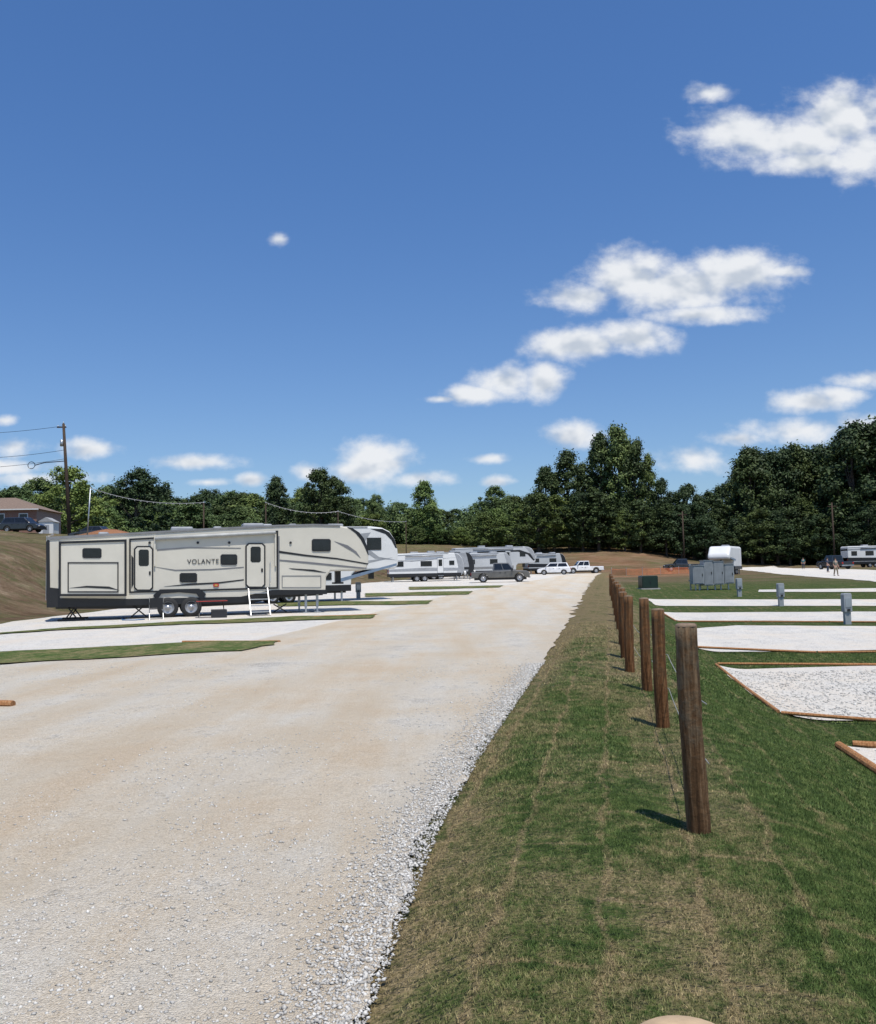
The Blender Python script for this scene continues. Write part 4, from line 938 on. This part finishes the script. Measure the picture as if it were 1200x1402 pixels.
def proto(style,seed):
    rs=random.Random(seed); Hh=20.0; cen=[];rad=[]
    wob=[rs.uniform(.65,1.3) for _ in range(12)]
    tb=MB(); lean=rs.uniform(-.6,.6)
    if style=='pine':
        tb.tube([(0,0,-.5),(lean*.3,0,10),(lean*.4,0,19)],[.3,.2,.05],8)
        for k in range(120):
            t=rs.random()**.8; z=2.5+16.6*t; r=(1-t)**.65*4.2*rs.uniform(.5,1.15)+.2; q=rs.uniform(0,2*PI); cen.append((r*math.cos(q),r*math.sin(q),z)); rad.append(.85+.6*(1-t))
        per=110
    else:
        R0={'broad':6.3,'tall':4.6,'round':6.5,'open':5.0}[style]; z0={'broad':2.5,'tall':2.5,'round':2.2,'open':4}[style]
        tb.tube([(0,0,-.5),(lean*.2,0,5),(lean,.3,11),(lean*1.2,.2,17)],[.42,.34,.22,.05],9)
        for k in range({'broad':150,'tall':150,'round':150,'open':110}[style]):
            t=rs.random(); z=z0+(18.9-z0)*t; env=math.sin(PI*(.14+.83*t)**(.8 if style!='tall' else .9))**.7
            q=rs.uniform(0,2*PI); w=wob[int(q/(2*PI)*12)%12]*(1+.28*math.sin(t*17+q*2+seed)); r=R0*env*w*rs.uniform(.3,1)**.6
            cen.append((r*math.cos(q)+lean*t,r*math.sin(q),z+rs.uniform(-.6,.6))); rad.append(rs.uniform(.6,1.6))
        for k in rs.sample(range(len(cen)),14):
            c=Vector(cen[k]); s0=Vector((lean*.6,0,max(3,c.z*.62))); tb.tube([s0,(s0+c)/2+Vector((0,0,-.3)),c],[.14,.09,.03],5)
        per=120
    v,f=leaves(cen,rad,per,.27); cm=fast_mesh('crown',v,f)
    tm=bpy.data.meshes.new('trunk'); tm.from_pydata(tb.v,[],tb.f); tm.update(); tm.materials.append(bark)
    return tm,cm
PR={s:[proto(s,11*i+3+len(s)) for i in range(k)] for s,k in (('broad',3),('tall',3),('round',2),('open',2),('pine',2))}
CM={}
def tree(px_,topy,Y,style,lm,label,group=None,sxy=1.0):
    k=random.randrange(len(PR[style])); tm,cm=PR[style][k]
    key=(style,k,lm.name)
    if key not in CM: c2=cm.copy(); c2.materials.clear(); c2.materials.append(lm); CM[key]=c2
    p=P(px_,topy,Y); z0=hz(p.x,Y); s=(p.z-z0)/20.0; s=max(s,.2)
    t=empty('pine_tree' if style=='pine' else 'leafy_tree',(p.x,Y,z0),random.uniform(0,6.28),label,'tree',group); w=s*sxy*random.uniform(.9,1.15); t.scale=(w,w,s)
    link('trunk',tm,None,t); link('crown',CM[key],None,t)
sky=[(-60,668),(0,668),(40,663),(60,656),(100,658),(130,668),(150,666),(215,668),(240,672),(300,678),(330,676),(360,673),(400,678),(420,670),(480,680),(510,686),(550,692),(600,698),(640,697),(660,686),(680,677),(700,680),(725,684),(740,682)]
sx_=[a_ for a_,_ in sky]; sy_=[b2 for _,b2 in sky]
px_=-55
while px_<745:
    Y=random.uniform(215,250); tree(px_,np.interp(px_,sx_,sy_)+random.uniform(-8,11),Y,random.choice(['broad','tall','round','broad']),random.choice([leaf_mid,leaf_dark,leaf_mid,leaf_mid]),'tree in the even back row of the far left wood','back row of the far left wood',1.4); px_+=random.uniform(12,18)
px_=-50
while px_<735:
    Y=random.uniform(196,212) if px_>150 else random.uniform(160,185)
    tree(px_,np.interp(px_,sx_,sy_)+random.uniform(12,26),Y,random.choice(['pine','broad','broad','round']),random.choice([leaf_mid,leaf_mid,leaf_mid,leaf_light]),'lower green tree in the front row of the far left wood','front row of the far left wood',1.5); px_+=random.uniform(12,18)
for a_ in ((95,637,150,'round',leaf_light,'bright green rounded tree behind the utility pole',1.2),(187,636,185,'broad',leaf_dark,'big dark rounded tree standing above the left wood',1.1),
           (378,652,190,'tall',leaf_dark,'narrow dark tree above the front door of the cream camper',.8),(437,640,185,'broad',leaf_dark,'larger dark tree just left of the cream camper nose',1.0),(462,650,188,'round',leaf_dark,'dark tree above the cream camper nose',.9),
           (580,658,205,'tall',leaf_light,'light green single tree rising in the middle of the wood',1.1),(515,674,205,'broad',leaf_mid,'slim tree rising behind the second camper',.8),(677,664,225,'round',leaf_mid,'rounded tree at the dip left of the tall trees',1.0),
           (748,638,200,'tall',leaf_dark,'dark tree on the left end of the tall right wood',.95),(774,616,200,'tall',leaf_dark,'second tall tree from the left end of the right wood',.95),(798,632,202,'open',leaf_dark,'dark tree in the hollow left of the tallest tree',.7),
           (846,578,196,'tall',leaf_mid,'tallest leafy tree right of the middle, above the white cars',.9),(822,592,198,'tall',leaf_dark,'tall tree leaning against the left of the tallest tree',.72),(868,598,194,'tall',leaf_dark,'tall tree leaning against the right of the tallest tree',.7),
           (886,618,194,'open',leaf_mid,'thin topped tree right of the tallest group',.5),(905,652,192,'broad',leaf_dark,'lower dark tree beside the faint utility pole',.8),(1162,574,172,'broad',leaf_dark,'tall dark tree above the far right camper',.95),(1200,566,170,'tall',leaf_dark,'tall dark tree cut by the right edge',1.1),
           (1024,612,180,'tall',leaf_dark,'first high dark tree where the right wood rises',.85)):
    tree(a_[0],a_[1],a_[2],a_[3],a_[4],a_[5],None,a_[6])
rs_=[(730,650),(900,668),(930,664),(970,664),(1000,652),(1015,626),(1040,610),(1070,608),(1100,605),(1130,594),(1150,584),(1180,580),(1300,570)]
px_=925
while px_<1290:
    Y=np.interp(px_,[900,1200],[195,178])+random.uniform(-4,10); tree(px_,np.interp(px_,[a_ for a_,_ in rs_],[b2 for _,b2 in rs_])+random.uniform(-6,12),Y,random.choice(['broad','tall','tall']),leaf_dark,'dark tree in the high wood on the right','high wood on the right',.95); px_+=random.uniform(14,20)
px_=736
while px_<1290:
    Y=np.interp(px_,[740,900,1200],[188,184,164])+random.uniform(-3,3); b0=np.interp(px_,[740,900,1000,1200],[742,752,760,764])
    tree(px_,b0-random.uniform(45,82),Y,random.choice(['broad','round','pine']),leaf_dark if px_>860 else random.choice([leaf_dark,leaf_mid]),'low dark tree along the foot of the right wood','foot of the right wood',1.35); px_+=random.uniform(15,22)
def thicket(path,hh,dep,n,lm,lb,size=.34):
    cen=[];rad=[]
    seg_=list(zip(path[:-1],path[1:]))
    for i in range(n):
        (a_,Ya),(b2,Yb)=random.choice(seg_); t=random.random(); q=a_+(b2-a_)*t; Y=Ya+(Yb-Ya)*t+random.uniform(0,dep); x,_=cpt(q,Y); z=hz(x,Y)
        hm=hh*(.6+.4*math.sin(q*.13)+.25*math.sin(q*.41)); cen.append((x,Y,z+random.random()**.9*max(hm,2.0))); rad.append(random.uniform(.9,1.8))
    v,f=leaves(cen,rad,46,size); tag(link('woodland_undergrowth',fast_mesh('woodland_undergrowth',v,f),lm),lb,'undergrowth',kind='stuff')
thicket([(-60,160),(60,165),(150,182),(300,195),(400,200),(500,203),(570,205),(650,205),(745,203)],8.0,14,3000,leaf_mid,'dense green undergrowth filling the foot of the far left wood')
thicket([(735,196),(780,195),(820,192),(900,188),(1000,184),(1100,178),(1200,172),(1300,168)],10.0,12,2800,leaf_dark,'dense dark undergrowth filling the foot of the right wood')

# ------------------------------------------------------------------ sun and sky
SD=Vector((.42,-.9,0)).normalized(); EL=R(69); sd=Vector((SD.x*math.cos(EL),SD.y*math.cos(EL),math.sin(EL)))
sl=bpy.data.lights.new('sun','SUN'); sl.energy=4.9; sl.angle=R(.53); sl.color=(1,.95,.87); so_=bpy.data.objects.new('sun',sl); COL.objects.link(so_)
so_.rotation_euler=(-sd).to_track_quat('-Z','Y').to_euler()
w=bpy.data.worlds.new('World'); scene.world=w; w.use_nodes=True; nt=w.node_tree; bg=nt.nodes['Background']
sk=N(nt,'ShaderNodeTexSky'); sk.sky_type='NISHITA'; sk.sun_disc=False; sk.sun_elevation=EL; sk.sun_rotation=R(155); sk.air_density=1.0; sk.dust_density=.6; sk.ozone_density=2.0
def vm(nt,op,a,b):
    m=N(nt,'ShaderNodeVectorMath',operation=op)
    for i,v in enumerate((a,b)):
        if v is None: continue
        if isinstance(v,tuple): m.inputs[i].default_value=v
        else: nt.links.new(v,m.inputs[i])
    return m
def uv(px,py): d=ray(px,py); return d.x/d.y,d.z/d.y
clouds=[(1085,190,120,34,1),(1160,165,80,48,1),(1190,205,60,45,1),(1010,180,66,32,.95),(1110,222,66,20,.9),(972,126,44,16,.5),
 (866,380,62,40,1),(795,407,56,20,.9),(930,395,100,34,1.05),(1010,375,74,32,1),(1072,372,40,12,.6),(960,430,96,16,.7),
 (790,472,70,22,1),(868,462,52,24,1),
 (690,522,44,24,1),(746,522,30,26,1),(650,540,54,14,.85),(605,546,34,7,.6),(785,597,46,20,.65),
 (1105,550,62,18,.8),(1150,542,36,14,.7),(1180,520,50,16,.35),(515,630,46,30,1),(490,645,40,18,.9),(420,646,22,14,.7),
 (268,633,54,12,.8),(130,615,38,15,.75),(20,612,38,18,.55),(5,575,26,10,.4),(5,640,90,14,.4),(345,657,26,10,.5),(668,628,36,9,.35),(680,659,28,9,.45),(382,328,26,16,.02),
 (950,628,70,26,.42),(1010,600,60,16,.3),(1100,590,110,24,.42),(1185,580,60,20,.42),(575,655,60,14,.4),(285,660,40,8,.3),(60,655,120,14,.25)]
acc=None
tc=N(nt,'ShaderNodeTexCoord'); sx=N(nt,'ShaderNodeSeparateXYZ'); nt.links.new(tc.outputs['Generated'],sx.inputs[0])
yy=mth(nt,'MAXIMUM',sx.outputs['Y'],.05); u=mth(nt,'DIVIDE',sx.outputs['X'],yy); v=mth(nt,'DIVIDE',sx.outputs['Z'],yy)
cb=N(nt,'ShaderNodeCombineXYZ'); nt.links.new(u,cb.inputs[0]); nt.links.new(v,cb.inputs[1]); vin=cb.outputs[0]
for (cx,cy,rx,ry,stg) in clouds:
    u_,v_=uv(cx,cy); s1=vm(nt,'MULTIPLY_ADD',vin,(F/rx/1.25,F/ry/1.25,0)); s1.inputs[2].default_value=(-u_*F/rx/1.25,-v_*F/ry/1.25,0); s3=vm(nt,'LENGTH',s1.outputs[0],None)
    k=mth(nt,'MULTIPLY_ADD',s3.outputs['Value'],-1.15); k.node.inputs[2].default_value=1.15+(stg-1)*.55
    acc=k if acc is None else mth(nt,'MAXIMUM',acc,k)
acc=mth(nt,'MINIMUM',mth(nt,'MAXIMUM',acc,-1.0),1.0)
mp1=mapped(nt,vin,0,(1,1.35,1))
n1=noise(nt,mp1,20,10,.58); na=noise(nt,mp1,20,3,.45); sh=vm(nt,'ADD',mp1,(.005,.022,0)); n2=noise(nt,sh.outputs[0],20,3,.45)
dn=mth(nt,'ADD',acc,mth(nt,'MULTIPLY',mth(nt,'SUBTRACT',n1,.5),2.0))
def mrange(nt,v,a,b,c=0.,d=1.):
    m=N(nt,'ShaderNodeMapRange'); m.interpolation_type='SMOOTHSTEP'; nt.links.new(v,m.inputs['Value']); m.inputs['From Min'].default_value=a; m.inputs['From Max'].default_value=b; m.inputs['To Min'].default_value=c; m.inputs['To Max'].default_value=d; return m.outputs[0]
alpha=mrange(nt,dn,-.16,.85); alpha=mth(nt,'MULTIPLY',alpha,mrange(nt,sx.outputs['Y'],.05,.15)); alpha=mth(nt,'MULTIPLY',alpha,.97)
lf=mth(nt,'SUBTRACT',na,n2); lf=mth(nt,'SUBTRACT',lf,mth(nt,'MULTIPLY',mth(nt,'SUBTRACT',dn,.6),.08))
lit=mrange(nt,lf,-.22,.06)
ccol=mix(nt,lit,(5.4,6.0,6.9),(8.5,8.7,9.0))
elv=mrange(nt,sx.outputs['Z'],.0,.55)
tint=mix(nt,elv,(.82,.97,1.18),(.68,1.02,1.42))
skyc=mix(nt,1.0,sk.outputs[0],tint,'MULTIPLY')
fin=mix(nt,alpha,skyc,ccol); nt.links.new(fin,bg.inputs['Color']); bg.inputs['Strength'].default_value=.1
w.cycles.sampling_method='MANUAL'; w.cycles.sample_map_resolution=256

cam=bpy.data.cameras.new('camera'); co=bpy.data.objects.new('camera',cam); COL.objects.link(co); co.location=(0,0,EYE); co.rotation_euler=CR.to_euler()
cam.sensor_fit='HORIZONTAL'; cam.sensor_width=36; cam.lens=36*F/1200; cam.clip_end=5000; cam.clip_start=.05; scene.camera=co
scene.view_settings.view_transform='Standard'; scene.view_settings.look='None'; scene.view_settings.exposure=0
